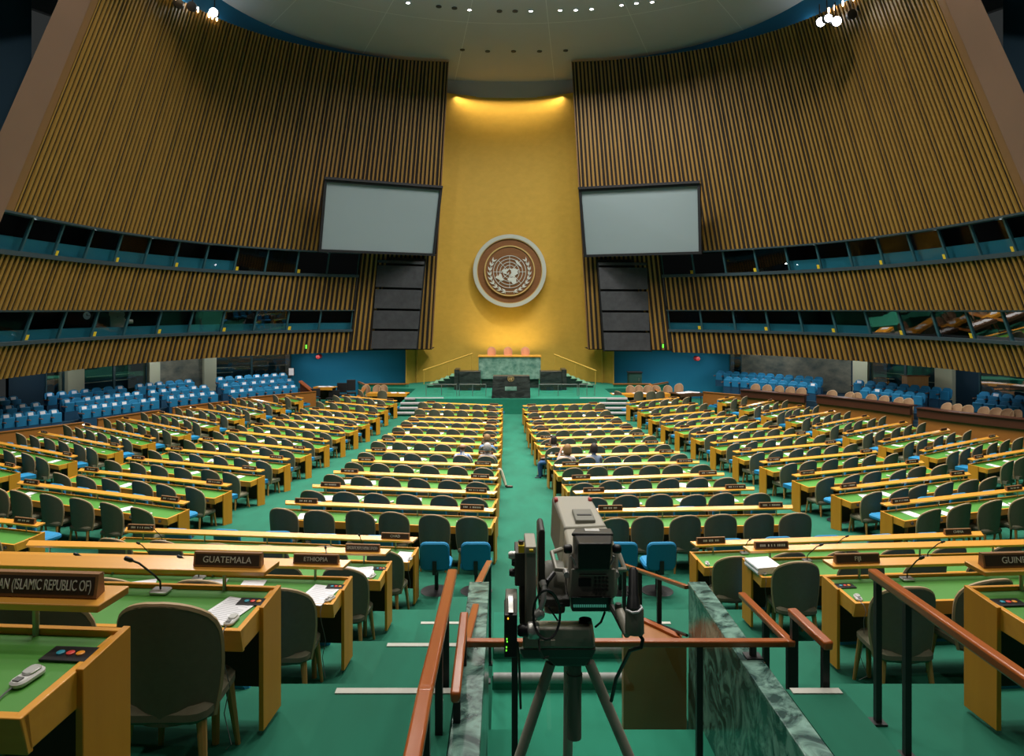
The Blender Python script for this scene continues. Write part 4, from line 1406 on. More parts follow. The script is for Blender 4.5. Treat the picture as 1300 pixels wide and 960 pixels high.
def wallseg(pl, ua, ub, h, label, dark=False):
    ta, tb = pl.t_at_u(ua, 0), pl.t_at_u(ub, 0)
    if ta > tb: ta, tb = tb, ta
    N = max(3, int((tb - ta) / .5))
    ts = [lerp(ta, tb, i / N) for i in range(N + 1)]
    p0, n0 = pl.at(ta, 0)
    t = thing('wooden_parapet', label, 'parapet', (p0.x, p0.y, zfl(p0.y)))
    o = Vector((p0.x, p0.y, zfl(p0.y)))

    def sweep(prof, name, m):
        mb = MB()
        for q0, q1 in zip(ts, ts[1:]):
            ring = []
            for q in (q0, q1):
                for of, z in prof:
                    p, n = pl.at(q, of); ring.append(Vector((p.x, p.y, zfl(p.y) + z)))
            mb.hexa(ring)
        at(mb, name, [m], t, o)
    if not dark:
        sweep(((0, 0), (.08, 0), (.08, h), (0, h)), 'front_panel', PARAPET)
        sweep(((-.03, h), (.11, h), (.11, h + .04), (-.03, h + .04)), 'cap', PARAPET)
    else:
        sweep(((0, 0), (.10, 0), (.10, h * .66), (0, h * .66)), 'front_panel', PARAPET)
        sweep(((-.10, h * .66), (.10, h * .66), (.10, h), (-.10, h)), 'desk_front', PARADARK)
        sweep(((-.16, h), (.42, h), (.42, h + .04), (-.16, h + .04)), 'desk_top', PARADARK)
    return t


wallseg(PL, -10, 106, .62, 'brown wooden parapet in front of the nearest left block of blue seats')
wallseg(PL, 124, 203, .68, 'brown wooden parapet in front of the second left block of blue seats')
wallseg(PL, 220, 290, .72, 'brown wooden parapet in front of the third left block of blue seats')
wallseg(PL, 300, 401, .82, 'brown wooden parapet in front of the fourth left block, nearest the blue wall')
wallseg(PR, 892, 941, .76, 'orange brown low wooden parapet on the right nearest the blue wall')
wallseg(PR, 941, 1022, 1.05, 'dark topped wooden press desk on the right nearest the podium', True)
wallseg(PR, 1037.5, 1157, 1.12, 'dark topped wooden press desk on the right, middle one', True)
wallseg(PR, 1166, 1325, 1.08, 'dark topped wooden press desk on the right nearest the camera', True)
first = None
for nm, us, lab in (('P', (958, 972.5, 988, 1002, 1016), 'nearest the podium'), ('Q', (1055, 1076, 1086, 1105, 1120, 1138, 1151), 'the middle'), ('R', (1198, 1212, 1226, 1246, 1262, 1276, 1287), 'nearest the camera')):
    for i, u in enumerate(us):
        q = PR.t_at_u(u, .80); p, nn = PR.at(q, .80)
        o = link('tan_chair', SIMPLE_TAN_ME)
        o.location = (p.x, p.y, zfl(p.y) + .34); o.rotation_euler = (0, 0, math.atan2(nn.x, -nn.y) + random.uniform(-.2, .2))
        tag(o, 'tan chair behind the dark press desk %s, %s from the podium end' % (lab, ORD[i + 1]), 'chair', 'tan chairs at the press desks')

# ------------------------------------------------------------------ name plates
def text_mesh(s, size, width=None):
    cu = bpy.data.curves.new('txt', 'FONT'); cu.body = s; cu.size = size; cu.align_x = 'CENTER'; cu.align_y = 'CENTER'; cu.extrude = 0.0012
    ob = bpy.data.objects.new('txt', cu); COL.objects.link(ob)
    dg = bpy.context.evaluated_depsgraph_get(); dg.update()
    me = bpy.data.meshes.new_from_object(ob.evaluated_get(dg))
    bpy.data.objects.remove(ob); bpy.data.curves.remove(cu)
    xs_ = [v.co.x for v in me.vertices]
    w = max(xs_) - min(xs_)
    if width and w > width:
        for v in me.vertices: v.co.x *= width / w
    me.materials.clear(); me.materials.append(LETTER)
    return me


TILT = Matrix.Rotation(math.radians(78), 4, 'X')
mb = MB(); mb.hexa([Vector(q) for q in ((-.21, -.03, 0), (.21, -.03, 0), (.21, .02, 0), (-.21, .02, 0), (-.21, -.014, .082), (.21, -.014, .082), (.21, .012, .082), (-.21, .012, .082))]); PL_BODY = mb.mesh('frame', [PLATEW])
mb = MB(); mb.hexa([Vector(q) for q in ((-.198, -.0305, .010), (.198, -.0305, .010), (.198, -.02, .010), (-.198, -.02, .010), (-.198, -.0178, .072), (.198, -.0178, .072), (.198, -.01, .072), (-.198, -.01, .072))]); PL_FACE = mb.mesh('face', [PLATE])
STROKES = []
for s_ in range(4):
    mb = MB(); x = -.12 - .03 * (s_ % 2)
    while x < .13 + .03 * (s_ % 2):
        w = random.uniform(.012, .022)
        if random.random() < .82: mb.box(x, x + w * .75, -.0135, .0135, 0, .0015)
        x += w + .004
    STROKES.append(mb.mesh('faded_lettering', [LETTER]))
# how many plates a row carries is read from the photo; every plate is a thing of its own
for i, (M, tx, bank, row, end, d) in enumerate(PLATES):
    if not inview(M @ T(0, 0, -.7)): continue
    lab = ('wooden name plate reading %s on a desk shelf' % tx) if tx else 'dark name plate with faint letters, %s end, %s, %s bank' % (end, row, bank)
    t = thing('name_plate', lab, 'name plate', (0, 0, 0), 0, 'country name plates')
    t.matrix_world = M
    link('frame', PL_BODY, t); link('face', PL_FACE, t)
    if tx:
        size = 0.052
        me = text_mesh(tx, size, 0.375)
        o = link('lettering', me, t)
    elif d < 24:
        o = link('lettering', STROKES[i % 4], t)
    else:
        continue
    o.matrix_local = T(0, -.0262, .041) @ TILT

# ------------------------------------------------------------------ things on the desks
mb = MB(); mb.box(-.105, .105, -.148, .148, 0, .002); PAPER_ME = mb.mesh('paper_sheet', [PAPER])
mb = MB(); mb.box(-.105, .105, -.148, .148, 0, .002)
for q in range(13):
    z = .115 - q * .018; mb.box(-.085, .085 - (.05 if q % 5 == 4 else 0), z, z + .005, .002, .0023, 1)
PAPERT_ME = mb.mesh('printed_sheet', [PAPER, PRINT])


def desk_point(t, x, y):
    return t.matrix_world @ Vector((x, y, lerp(.742, .712, (.09 - y) / .51) + 0.0))


bpy.context.view_layer.update()
np_ = nd_ = 0
for t, L, d, bank, k, near in DESKS:
    Mw = Matrix.Translation(t.location) @ Matrix.Rotation(t.rotation_euler.z, 4, 'Z')
    SL = Matrix.Rotation(math.atan2(.03, .51), 4, 'X')
    row = '%s row' % ORD[k]
    ai = AISLE[bank]
    rnd = random.Random(hash((bank, k)) % 1000 if False else k * 31 + len(bank) * 7)
    slots = [lerp(-L / 2 + .3, L / 2 - .3, (i + .5) / 6) for i in range(6)] if L > 2.2 else [-.3, .3]

    def zz(y): return lerp(.742, .712, (.09 - y) / .51)
    names = []
    for i, x in enumerate(slots):
        idx = i + 1 if ai < 0 else len(slots) - i
        # papers
        if not near or bank.startswith('centre') or bank in ('left', 'far-left', 'right'):
            pr = .50 if not near else .42
            if idx == 1: pr += .25
            if rnd.random() < pr:
                M = Mw @ T(x + rnd.uniform(-.12, .12), -.19 + rnd.uniform(-.06, .06), zz(-.19) + .001) @ SL @ Matrix.Rotation(rnd.uniform(-.5, .5), 4, 'Z')
                if inview(M @ T(0, 0, -.7), 0):
                    nst = rnd.choice((1, 1, 2))
                    o = link('paper_sheet', PAPER_ME); o.matrix_world = M
                    tag(o, 'white papers on the green desk, place %s from the aisle, %s, %s bank' % (ORD[idx], row, bank), 'paper', 'papers on the %s desks' % bank); np_ += 1
        # earpieces
        if d < 27 and not bank.startswith('rear') and rnd.random() < .75:
            M = Mw @ T(x + .17 + rnd.uniform(-.04, .04), -.29 + rnd.uniform(-.05, .05), zz(-.29) + .002) @ SL @ Matrix.Rotation(rnd.uniform(-.6, .6), 4, 'Z')
            if inview(M @ T(0, 0, -.7), 0): names.append((M, idx))
    for M, idx in names:
        me = bpy.data.meshes.get('earpiece_simple')
        if me is None:
            mb = MB(); mb.rbox(-.026, .026, -.052, .052, 0, .026, .024, 0)
            me = mb.mesh('earpiece_simple', [DEVICE])
        o = link('earpiece', me); o.matrix_world = M
        tag(o, 'white earpiece on the green desk, place %s from the aisle, %s, %s bank' % (ORD[idx], row, bank), 'earpiece', 'earpieces on the %s desks' % bank); nd_ += 1


def on_desk(bank, k, u, y):
    """matrix on the desk top where pixel column u crosses local depth y"""
    t, M0, L = ROWINFO[(bank, k)]
    best = (1e9, 0)
    x = -L / 2 - .1
    while x < L / 2 + .1:
        q = M0 @ Vector((x, y, .74))
        e = abs(px_of(q)[0] - u)
        if e < best[0]: best = (e, x)
        x += .01
    return M0 @ T(best[1], y, lerp(.742, .712, (.09 - y) / .51) - .002) @ Matrix.Rotation(math.atan2(.03, .51), 4, 'X')


def earpiece(M, label, cord=True):
    t = thing('earpiece', label, 'earpiece', (0, 0, 0), 0, 'earpieces on the rear desks'); t.matrix_world = M @ Matrix.Rotation(random.uniform(-.5, .0), 4, 'Z')
    mb = MB(); mb.rbox(-.028, .028, -.058, .058, 0.001, .022, .026); mb.build('shell', [DEVICE], t)
    mb = MB(); mb.rbox(-.021, .021, -.012, .046, .021, .030, .018); mb.build('ear_cushion', [ALU], t)
    mb = MB(); mb.box(-.012, .012, -.046, -.024, .021, .026); mb.build('switch', [DEVICED], t)
    if cord:
        mb = MB(); mb.tube([(0, -.055, .01), (.0, -.085, .006), (.01, -.12, .005), (.02, -.15, -.04), (.01, -.13, -.12), (.03, -.10, -.30), (.0, -.11, -.45), (.05, -.14, -.60), (.0, -.10, -.66)], .003, 5); mb.build('cord', [DEVICED], t)


def buttons(M, label):
    t = thing('voting_panel', label, 'button panel', (0, 0, 0), 0, 'voting panels on the rear desks'); t.matrix_world = M
    mb = MB(); mb.box(-.085, .085, -.045, .045, 0.001, .008); mb.build('plate', [CAMBLACK], t, .002)
    for x, m, n in ((-.036, BT1, 'cyan'), (0, BT2, 'red'), (.036, BT3, 'orange')):
        mb = MB(); mb.lathe([(.014, .007), (.014, .012), (.010, .014)], 14, 0, T(x, 0, 0)); o = mb.build('button', [m], t); o['label'] = n + ' button'


def mic(M, label, lean=-.5, h=.2):
    t = thing('desk_microphone', label, 'microphone', (0, 0, 0), 0, 'gooseneck microphones'); t.matrix_world = M
    mb = MB(); mb.rbox(-.055, .055, -.04, .04, 0.001, .022, .012); mb.build('base', [DEVICED if False else ALU], t)
    pts = [Vector((0, 0, .02)), Vector((0, 0, .07)), Vector((lean * .04, -.01, .11)), Vector((lean * .14, -.05, h)), Vector((lean * .18, -.065, h + .02))]
    mb = MB(); mb.tube(pts, .006, 6); mb.build('gooseneck', [DARKMETAL], t)
    mb = MB(); a = pts[-1]; dvec = (pts[-1] - pts[-2]).normalized(); mb.tube([a, a + dvec * .012, a + dvec * .045, a + dvec * .052], [.009, .014, .014, .008], 10); mb.build('capsule', [CAMBLACK], t)


def sheet(M, label, printed=True, rot=0.0, scale=1.0):
    o = link('paper_sheet', PAPERT_ME if printed else PAPER_ME)
    o.matrix_world = M @ T(0, 0, .003) @ Matrix.Rotation(rot, 4, 'Z') @ Matrix.Scale(scale, 4)
    tag(o, label, 'paper', 'papers on the rear desks')


RL, RR = 'rear-left', 'rear-right'
for b, k, ue, ye, ub, yb, what in ((RL, 5, 36, -.22, 90, -.07, 'Iran'), (RL, 4, 295, -.32, 322, -.09, 'Guatemala'), (RL, 3, 419, -.33, 426, -.09, 'Ethiopia'), (RL, 2, 473, -.31, 483, -.09, 'Korea'), (RR, 3, 1089, -.33, 1073, -.09, 'Fiji'), (RR, 4, 1330, -.3, 1280, -.10, 'Guinea')):
    earpiece(on_desk(b, k, ue, ye), 'grey earpiece at the end of the desk below the %s plate' % what.upper())
    buttons(on_desk(b, k, ub, yb), 'black voting panel with three coloured buttons below the %s plate' % what.upper())
for b, k, u, what in ((RR, 2, 971, 'right rear desk with the paper stack'), (RR, 1, 898, 'right rear desk nearest the marble wall'), (RL, 1, 521, 'desk below the CHAD plate')):
    earpiece(on_desk(b, k, u, -.30), 'grey earpiece at the near end of the %s' % what)
sheet(on_desk(RL, 4, 288, -.2), 'printed sheet on the desk below the GUATEMALA plate', True, -.25)
sheet(on_desk(RL, 3, 404, -.25), 'printed sheet on the desk below the ETHIOPIA plate', True, -.2, 1.2)
sheet(on_desk(RL, 2, 463, -.2), 'curled sheets beside the end of the KOREA desk', True, .3)
sheet(on_desk(RL, 2, 437, -.2), 'white sheets partly under the shelf of the KOREA desk', True, -.2)
sheet(on_desk(RL, 1, 513, -.22), 'large white sheet at the end of the CHAD desk', True, -.1, 1.15)
sheet(on_desk(RL, 3, 270, -.15), 'white sheet behind the left edge of the GUATEMALA plate', False, .2)
sheet(on_desk(RL, 3, 318, -.15), 'white sheet behind the right edge of the GUATEMALA plate', False, .1)
sheet(on_desk(RL, 3, 180, -.2), 'white sheet on the ETHIOPIA desk toward the left', False, .4)
sheet(on_desk(RL, 2, 25, -.2), 'white sheets at the left end of the KOREA desk', False, .4, 1.3)
sheet(on_desk(RL, 3, 10, -.2), 'white sheets at the left end of the ETHIOPIA desk', False, .2, 1.2)
t = thing('paper_stack', 'thick stack of white paper on the right rear desk', 'papers', (0, 0, 0)); t.matrix_world = on_desk(RR, 2, 968, -.18) @ Matrix.Rotation(.12, 4, 'Z')
mb = MB()
for q in range(9):
    mb.box(-.15 + random.uniform(-.006, .006), .15 + random.uniform(-.006, .006), -.15, .15, .003 + q * .009, .003 + q * .009 + .008)
mb.build('pages', [PAPER], t)
for b, k, u, lean, lab in ((RL, 4, 203, -1.0, 'behind the large chair below the GUATEMALA plate'), (RL, 3, 123, -.9, 'on the ETHIOPIA desk at the left'), (RL, 3, 252, -.9, 'just left of the GUATEMALA plate'), (RL, 2, 415, .1, 'above the ETHIOPIA plate'), (RL, 2, 190, -.6, 'on the KOREA desk at the left'),
                            (RL, 1, 460, -.1, 'left of the CHAD plate'), (RL, 1, 205, -.7, 'right of the faint plate on the CHAD desk'), (RR, 3, 1151, .5, 'right of the FIJI plate'), (RR, 2, 1178, .9, 'above and right of the FIJI plate'), (RR, 2, 1025, .9, 'left of the FIJI plate'), (RR, 1, 1060, .9, 'on the CHINA desk, middle'), (RR, 1, 945, .3, 'on the CHINA desk, toward the aisle')):
    mic(on_desk(b, k, u, .0), 'black gooseneck microphone %s' % lab, lean * .7, .20)


# ------------------------------------------------------------------ marble parapets and handrails of the middle stair
for nm, xa, xb in (('left', -0.245, -0.105), ('right', 1.295, 1.42)):
    t = thing('marble_parapet', 'green veined marble parapet on the %s of the middle stair' % nm, 'parapet', ((xa + xb) / 2, 4, ZE - 3.7))
    o = Vector(((xa + xb) / 2, 4, ZE - 3.7))
    mb = MB(); mb.box(xa + .004, xb - .004, 2.6, 4.99, ZE - 4.02, ZE - 1.95); at(mb, 'wall_slab', [MARBLE], t, o)
    mb = MB(); mb.box(xa, xb, 2.59, 5.0, ZE - 1.95, ZE - 1.92); at(mb, 'coping', [MARBLE], t, o, .004)


def rail(label, pts, w, h, posts, zfloor, lower=None, flat=False):
    t = thing('handrail', label, 'handrail', pts[0])
    o = Vector(pts[0])
    mb = MB()
    pts = [Vector(p) for p in pts]
    for a, b in zip(pts, pts[1:]):
        d = (b - a); d2 = Vector((d.x, d.y, 0)).normalized(); n = Vector((d2.y, -d2.x, 0)) * w / 2
        up = Vector((0, 0, h))
        e = d.normalized() * (w / 2 if len(pts) > 2 else 0)
        a_, b_ = a - (e if a is not pts[0] else e * 0), b + (e if b is not pts[-1] else e * 0)
        mb.hexa([a_ - n * .8 - up, a_ + n * .8 - up, b_ + n * .8 - up, b_ - n * .8 - up, a_ - n, a_ + n, b_ + n, b_ - n])
    at(mb, 'wooden_rail', [RAILWOOD], t, o, min(w, h) * .22)
    for f, zf in posts:
        # f runs along the polyline
        seg = int(f); seg = min(seg, len(pts) - 2)
        p = pts[seg].lerp(pts[seg + 1], f - seg)
        mb = MB(); mb.box(p.x - .017, p.x + .017, p.y - .017, p.y + .017, zf, p.z - h * .9); mb.box(p.x - .04, p.x + .04, p.y - .04, p.y + .04, zf, zf + .012); at(mb, 'post', [DARKMETAL], t, o)
    if lower:
        mb = MB(); mb.tube([Vector(q) for q in lower], .012, 6); at(mb, 'lower_bar', [DARKMETAL], t, o)
    return t, o


zc = ZE - 1.825
tr_, o_ = rail('brown wooden crossbar behind the camera tripod, turning back at both ends', [P(606, 760, 4.75), (-0.21, 3.92, zc), (1.58, 3.92, zc), (1.58, 4.72, ZE - 1.88)], .05, .038,
               [(1.72, ZE - 2.75), (1.15, ZE - 2.75), (2.0, ZE - 2.6), (2.45, ZE - 2.5)], 0)
mb = MB(); mb.box(-.1, 1.29, 3.93, 3.938, ZE - 2.7, zc - .04); at(mb, 'glass_panel', [CLEAR], tr_, o_)
mb = MB(); mb.tube([(1.375, 3.92, ZE - 1.925), (1.375, 3.92, zc - .03)], .02, 8); mb.box(1.33, 1.42, 3.88, 3.96, ZE - 1.925, ZE - 1.912); at(mb, 'post', [DARKMETAL], tr_, o_)
rail('long red-brown handrail in front of the near aisle chair on the right', [(2.205, 4.25, ZE - 1.55), (2.16, 2.0, ZE - 1.50)], .06, .06, [(.03, TIERZ[1]), (.17, TIERZ[1]), (.8, TIERZ[0])], 0)
rail('long orange-brown handrail along the left aisle', [P(574.5, 722, 4.25), P(540, 872, 2.6), (-.28, 2.0, ZE - 1.36)], .062, .055, [(.35, TIERZ[1]), (.62, TIERZ[1]), (1.0, TIERZ[0])], 0)
rail('short red-brown handrail beside the right marble parapet', [(1.60, 3.95, ZE - 1.66), (1.66, 3.62, ZE - 1.70)], .058, .045, [(.08, TIERZ[1]), (.9, TIERZ[1])], 0,)
rail('short orange-brown handrail beside the left marble parapet', [P(589.5, 776, 3.9), P(578, 880, 3.2)], .05, .05, [(.1, TIERZ[1]), (.85, TIERZ[1])], 0)
rail('thin descending handrail at the far end of the right marble parapet', [(1.10, 6.5, ZE - 2.33), (1.29, 5.0, ZE - 1.945)], .04, .03, [(.0, ZE - 3.25), (.30, ZE - 3.1), (.62, ZE - 2.95)], 0, [(1.11, 6.45, ZE - 2.75), (1.29, 5.0, ZE - 2.3)])
rail('thin descending handrail at the far end of the left marble parapet', [(-.135, 6.5, ZE - 2.30), (-.18, 5.0, ZE - 1.92)], .055, .03, [(.0, ZE - 3.25), (.4, ZE - 3.1)], 0)
t = thing('wooden_stair_flank', 'brown wooden side panel of the middle stair beside the right marble parapet', 'panel', (1.06, 5.05, ZE - 3.6))
o = Vector((1.06, 5.05, ZE - 3.6))
mb = MB(); mb.prism([(.845, 5.02), (1.292, 5.02), (1.292, 5.12), (1.075, 5.42), (.90, 5.42)], ZE - 3.55, ZE - 2.385); at(mb, 'panel_body', [PARAPET], t, o)
mb = MB(); mb.hexa([Vector(q) for q in ((1.045, 5.41, ZE - 2.39), (1.08, 5.44, ZE - 2.39), (1.295, 5.15, ZE - 2.39), (1.27, 5.10, ZE - 2.39), (1.045, 5.41, ZE - 2.365), (1.08, 5.44, ZE - 2.365), (1.295, 5.15, ZE - 2.365), (1.27, 5.10, ZE - 2.365))]); at(mb, 'edge_strip', [RAILWOOD], t, o)

# ------------------------------------------------------------------ television camera
CO = P(722, 812, 2.85)
cam = thing('television_camera', 'large grey studio television camera on a tripod behind the marble parapets', 'camera', (CO.x, CO.y, ZE - 2.75))
co = Vector((CO.x, CO.y, ZE - 2.75))


def CB(name, mats, mb, bevel=0.0, parent=cam): return at(mb, name, mats, parent, co, bevel)


def quadbox(mb, front, back, mi=0):
    """front / back: 4 pixel corners TL TR BR BL with own distance"""
    f = [P(*q) for q in front]; b = [P(*q) for q in back]
    mb.hexa([f[3], f[2], b[2], b[3], f[0], f[1], b[1], b[0]], mi)


# lens housing
mb = MB()
quadbox(mb, ((716, 669, 3.2), (770, 667, 3.2), (771, 722, 3.2), (713, 722, 3.2)), ((703, 629.5, 3.72), (749, 629.5, 3.72), (751, 680, 3.72), (701, 680, 3.72)))
CB('lens_housing', [CAMTAN], mb, .010)
mb = MB()
quadbox(mb, ((715, 672, 3.25), (717, 671, 3.25), (714, 721, 3.25), (712.5, 721, 3.25)), ((701, 633, 3.70), (703, 631, 3.70), (701.5, 680, 3.70), (699, 680, 3.70)))
CB('side_cover', [CAMGREY], mb)
mb = MB(); a, b = P(730, 665, 3.27), P(755, 665, 3.27); mb.box(a.x, b.x, 3.24, 3.42, ZE - .995, ZE - .962); CB('top_recess', [CAMGREY], mb, .004)
mb = MB(); mb.box(a.x + .014, b.x - .010, 3.31, 3.325, ZE - .963, ZE - .959); CB('recess_slot', [CAMBLACK], mb)
for u in (706, 749):
    mb = MB(); c = P(u, 638, 3.63); mb.rbox(c.x - .009, c.x + .009, c.y - .02, c.y + .02, ZE - .985, ZE - .966, .006); CB('tally_lamp', [RED], mb)
# main head
mb = MB()
quadbox(mb, ((722, 700, 2.80), (786, 700, 2.80), (784, 758, 2.80), (721, 758, 2.80)), ((716, 671, 3.22), (771, 668, 3.22), (771, 724, 3.22), (713, 724, 3.22)))
CB('camera_head', [CAMTAN], mb, .012)
mb = MB()
quadbox(mb, ((725, 722, 2.74), (782, 722, 2.74), (781, 759, 2.74), (722, 759, 2.74)), ((725, 722, 2.82), (782, 722, 2.82), (781, 759, 2.82), (722, 759, 2.82)))
rear = CB('rear_control_panel', [CAMCOL], mb, .006)
mb = MB(); a, b = P(734.5, 735, 2.735), P(750, 744, 2.735); mb.box(a.x, b.x, 2.730, 2.742, b.z, a.z); CB('status_display', [CAMBLACK], mb)
mb = MB()
for ux in (756, 761, 766, 771):
    for vy in (734, 739, 744, 749):
        c = P(ux, vy, 2.735); mb.box(c.x - .004, c.x + .004, 2.732, 2.745, c.z - .004, c.z + .004)
CB('control_buttons', [CAMDARK], mb)
mb = MB(); a, b = P(735, 730, 2.735), P(770, 731.5, 2.735); mb.box(a.x, b.x, 2.734, 2.745, b.z, a.z); CB('panel_strip', [CAMTAN], mb)
mb = MB()
quadbox(mb, ((725, 758, 2.70), (777, 758, 2.70), (774, 776.5, 2.72), (726, 776.5, 2.72)), ((722, 756, 3.1), (780, 756, 3.1), (776, 772, 3.1), (724, 772, 3.1)))
CB('connector_ledge', [CAMBLACK], mb, .004)
mb = MB()
for q in range(16):
    c = P(729 + q * 2.65, 770, 2.70); mb.box(c.x - .0026, c.x + .0026, 2.700, 2.708, c.z - .004, c.z + .004)
CB('connector_row', [LEDT], mb)
# viewfinder
mb = MB()
quadbox(mb, ((733.5, 690, 2.52), (777, 690, 2.52), (774, 724, 2.54), (734, 724, 2.54)), ((727, 676, 2.80), (778, 676, 2.80), (778, 722, 2.80), (727, 722, 2.80)))
CB('viewfinder_hood', [CAMBLACK], mb, .006)
mb = MB()
quadbox(mb, ((725.5, 676.5, 2.72), (779, 677, 2.72), (779, 681, 2.72), (725.5, 681, 2.72)), ((730, 671, 2.98), (776, 671, 2.98), (776, 681, 2.98), (730, 681, 2.98)))
CB('viewfinder_roof', [CAMDARK], mb, .006)
mb = MB(); a, b = P(742, 672.5, 2.86), P(760, 676.5, 2.86); mb.box(a.x, b.x, 2.80, 2.86, a.z - .006, a.z + .004); CB('viewfinder_label', [ALU], mb)
for u in (721, 783):
    mb = MB(); c = P(u, 697, 2.7); mb.lathe([(.012, -.016), (.017, -.010), (.017, .010), (.012, .016)], 16, 0, T(c.x, c.y, c.z) @ Matrix.Rotation(PI / 2, 4, 'Y')); CB('viewfinder_knob', [CAMBLACK], mb)
for pts in (((724, 706), (728, 710), (731, 718)), ((779, 706), (778, 712), (774, 718))):
    mb = MB(); mb.tube([P(u, v, 2.56) for u, v in pts], .004, 6); CB('viewfinder_wire', [ALU], mb)
# carrying brackets on both sides
for pts in (((713, 697.5, 3.0), (700.5, 701.5, 2.95), (706, 723, 2.85), (724, 724.5, 2.85)), ((782, 702, 3.0), (786, 704, 2.9), (793.5, 723.5, 2.85), (776, 723, 2.8))):
    mb = MB(); mb.tube([P(*q) for q in pts], .0095, 8); CB('handle_bracket', [CAMTAN], mb)
for u in (719, 782):
    mb = MB(); c = P(u, 728, 2.78); mb.lathe([(.012, -.02), (.012, .02)], 10, 0, T(c.x, c.y, c.z) @ Matrix.Rotation(PI / 2, 4, 'X')); CB('bracket_bolt', [ALU], mb)
# side column, upright plate, pan bar
mb = MB(); a, b = P(666.5, 692, 2.75), P(680.5, 792, 2.75); mb.box(a.x, b.x, 2.72, 2.90, b.z, a.z); CB('side_column', [CAMCOL], mb, .005)
mb = MB(); a, b = P(666.5, 691.5, 2.75), P(680.5, 699, 2.75); mb.box(a.x + .001, b.x, 2.712, 2.87, b.z, a.z + .004); CB('column_cap', [CAMTAN], mb, .003)
mb = MB(); a, b = P(653.5, 700, 2.78), P(667, 742, 2.78); mb.box(a.x, b.x, 2.76, 2.9, b.z, a.z); a, b = P(659.5, 700, 2.78), P(667, 792, 2.78); mb.box(a.x, b.x, 2.77, 2.9, b.z, a.z); CB('column_housing', [CAMDARK], mb, .004)
mb = MB(); a, b = P(658, 691, 2.74), P(665.5, 700, 2.74); mb.box(a.x, b.x, 2.72, 2.76, b.z, a.z); a, b = P(672, 698, 2.705), P(677, 700.5, 2.705); mb.box(a.x, b.x, 2.70, 2.715, b.z, a.z); CB('yellow_sticker', [YELLOW], mb)
mb = MB(); c = P(661.5, 689, 2.74); mb.lathe([(.010, -.008), (.011, .008)], 12, 0, T(*c)); CB('column_bolt', [CAMDARK], mb)
for u, v in ((650, 705), (651, 727), (654, 714)):
    mb = MB(); c = P(u, v, 2.78); mb.lathe([(.012, -.014), (.016, -.004), (.016, .012)], 14, 0, T(c.x, c.y, c.z) @ Matrix.Rotation(PI / 2, 4, 'Y')); CB('column_knob', [CAMBLACK if v > 710 else ALU], mb)
mb = MB()
poly = [P(683.5, 676, 2.85), P(686, 672.5, 2.85), P(690, 672.5, 2.85), P(692, 676, 2.85), P(692, 767, 2.85), P(683.5, 767, 2.85)]
n = len(poly)
mb.add([tuple(p) for p in poly] + [tuple(p + Vector((0, .16, 0))) for p in poly], [tuple(range(n)), tuple(reversed(range(n, 2 * n)))] + [(i, (i + 1) % n, n + (i + 1) % n, n + i) for i in range(n)])
CB('upright_plate', [CAMDARK], mb, .004)
mb = MB(); a, b = P(683.5, 757, 2.83), P(723, 767, 2.83); mb.box(a.x, b.x, 2.80, 3.05, b.z, a.z); CB('cradle_foot', [CAMDARK], mb, .004)
mb = MB(); c = P(700, 745, 2.95)
mb.lathe([(.10, -.04), (.105, -.02), (.105, .02), (.10, .04)], 24, 0, T(c.x + .01, c.y, c.z) @ Matrix.Rotation(PI / 2, 4, 'Y')); CB('tilt_drum', [CAMGREY], mb)
# control unit with lamps
mb = MB(); a, b = P(640, 778, 2.62), P(656.5, 832, 2.62); mb.box(a.x, b.x, 2.60, 2.74, b.z, a.z); CB('control_unit', [CAMBLACK], mb, .004)
mb = MB(); a, b = P(641, 759, 2.66), P(657, 778.5, 2.66); mb.hexa([Vector((a.x, 2.60, b.z)), Vector((b.x - .002, 2.60, b.z)), Vector((b.x, 2.75, b.z)), Vector((a.x, 2.75, b.z)), Vector((a.x + .003, 2.66, a.z)), Vector((b.x, 2.66, a.z)), Vector((b.x, 2.75, a.z)), Vector((a.x + .003, 2.75, a.z))]); CB('control_unit_top', [CAMGREY], mb, .004)
mb = MB(); a, b = P(645.5, 761, 2.635), P(651.5, 777, 2.605); mb.hexa([Vector((a.x, 2.60, b.z)), Vector((b.x, 2.60, b.z)), Vector((b.x, 2.63, b.z)), Vector((a.x, 2.63, b.z)), Vector((a.x, 2.645, a.z)), Vector((b.x, 2.645, a.z)), Vector((b.x, 2.68, a.z)), Vector((a.x, 2.68, a.z))]); CB('silver_label', [ALU], mb)
for u, v, m in ((645, 785, LEDA), (643.5, 811, LEDG), (643.8, 814.3, LEDG), (643, 821.5, LEDG), (642.8, 825.5, LEDG)):
    mb = MB(); c = P(u, v, 2.6); mb.lathe([(.0024, -.003), (.0024, .004)], 10, 0, T(c.x, 2.598, c.z) @ RX); CB('indicator_lamp', [m], mb)
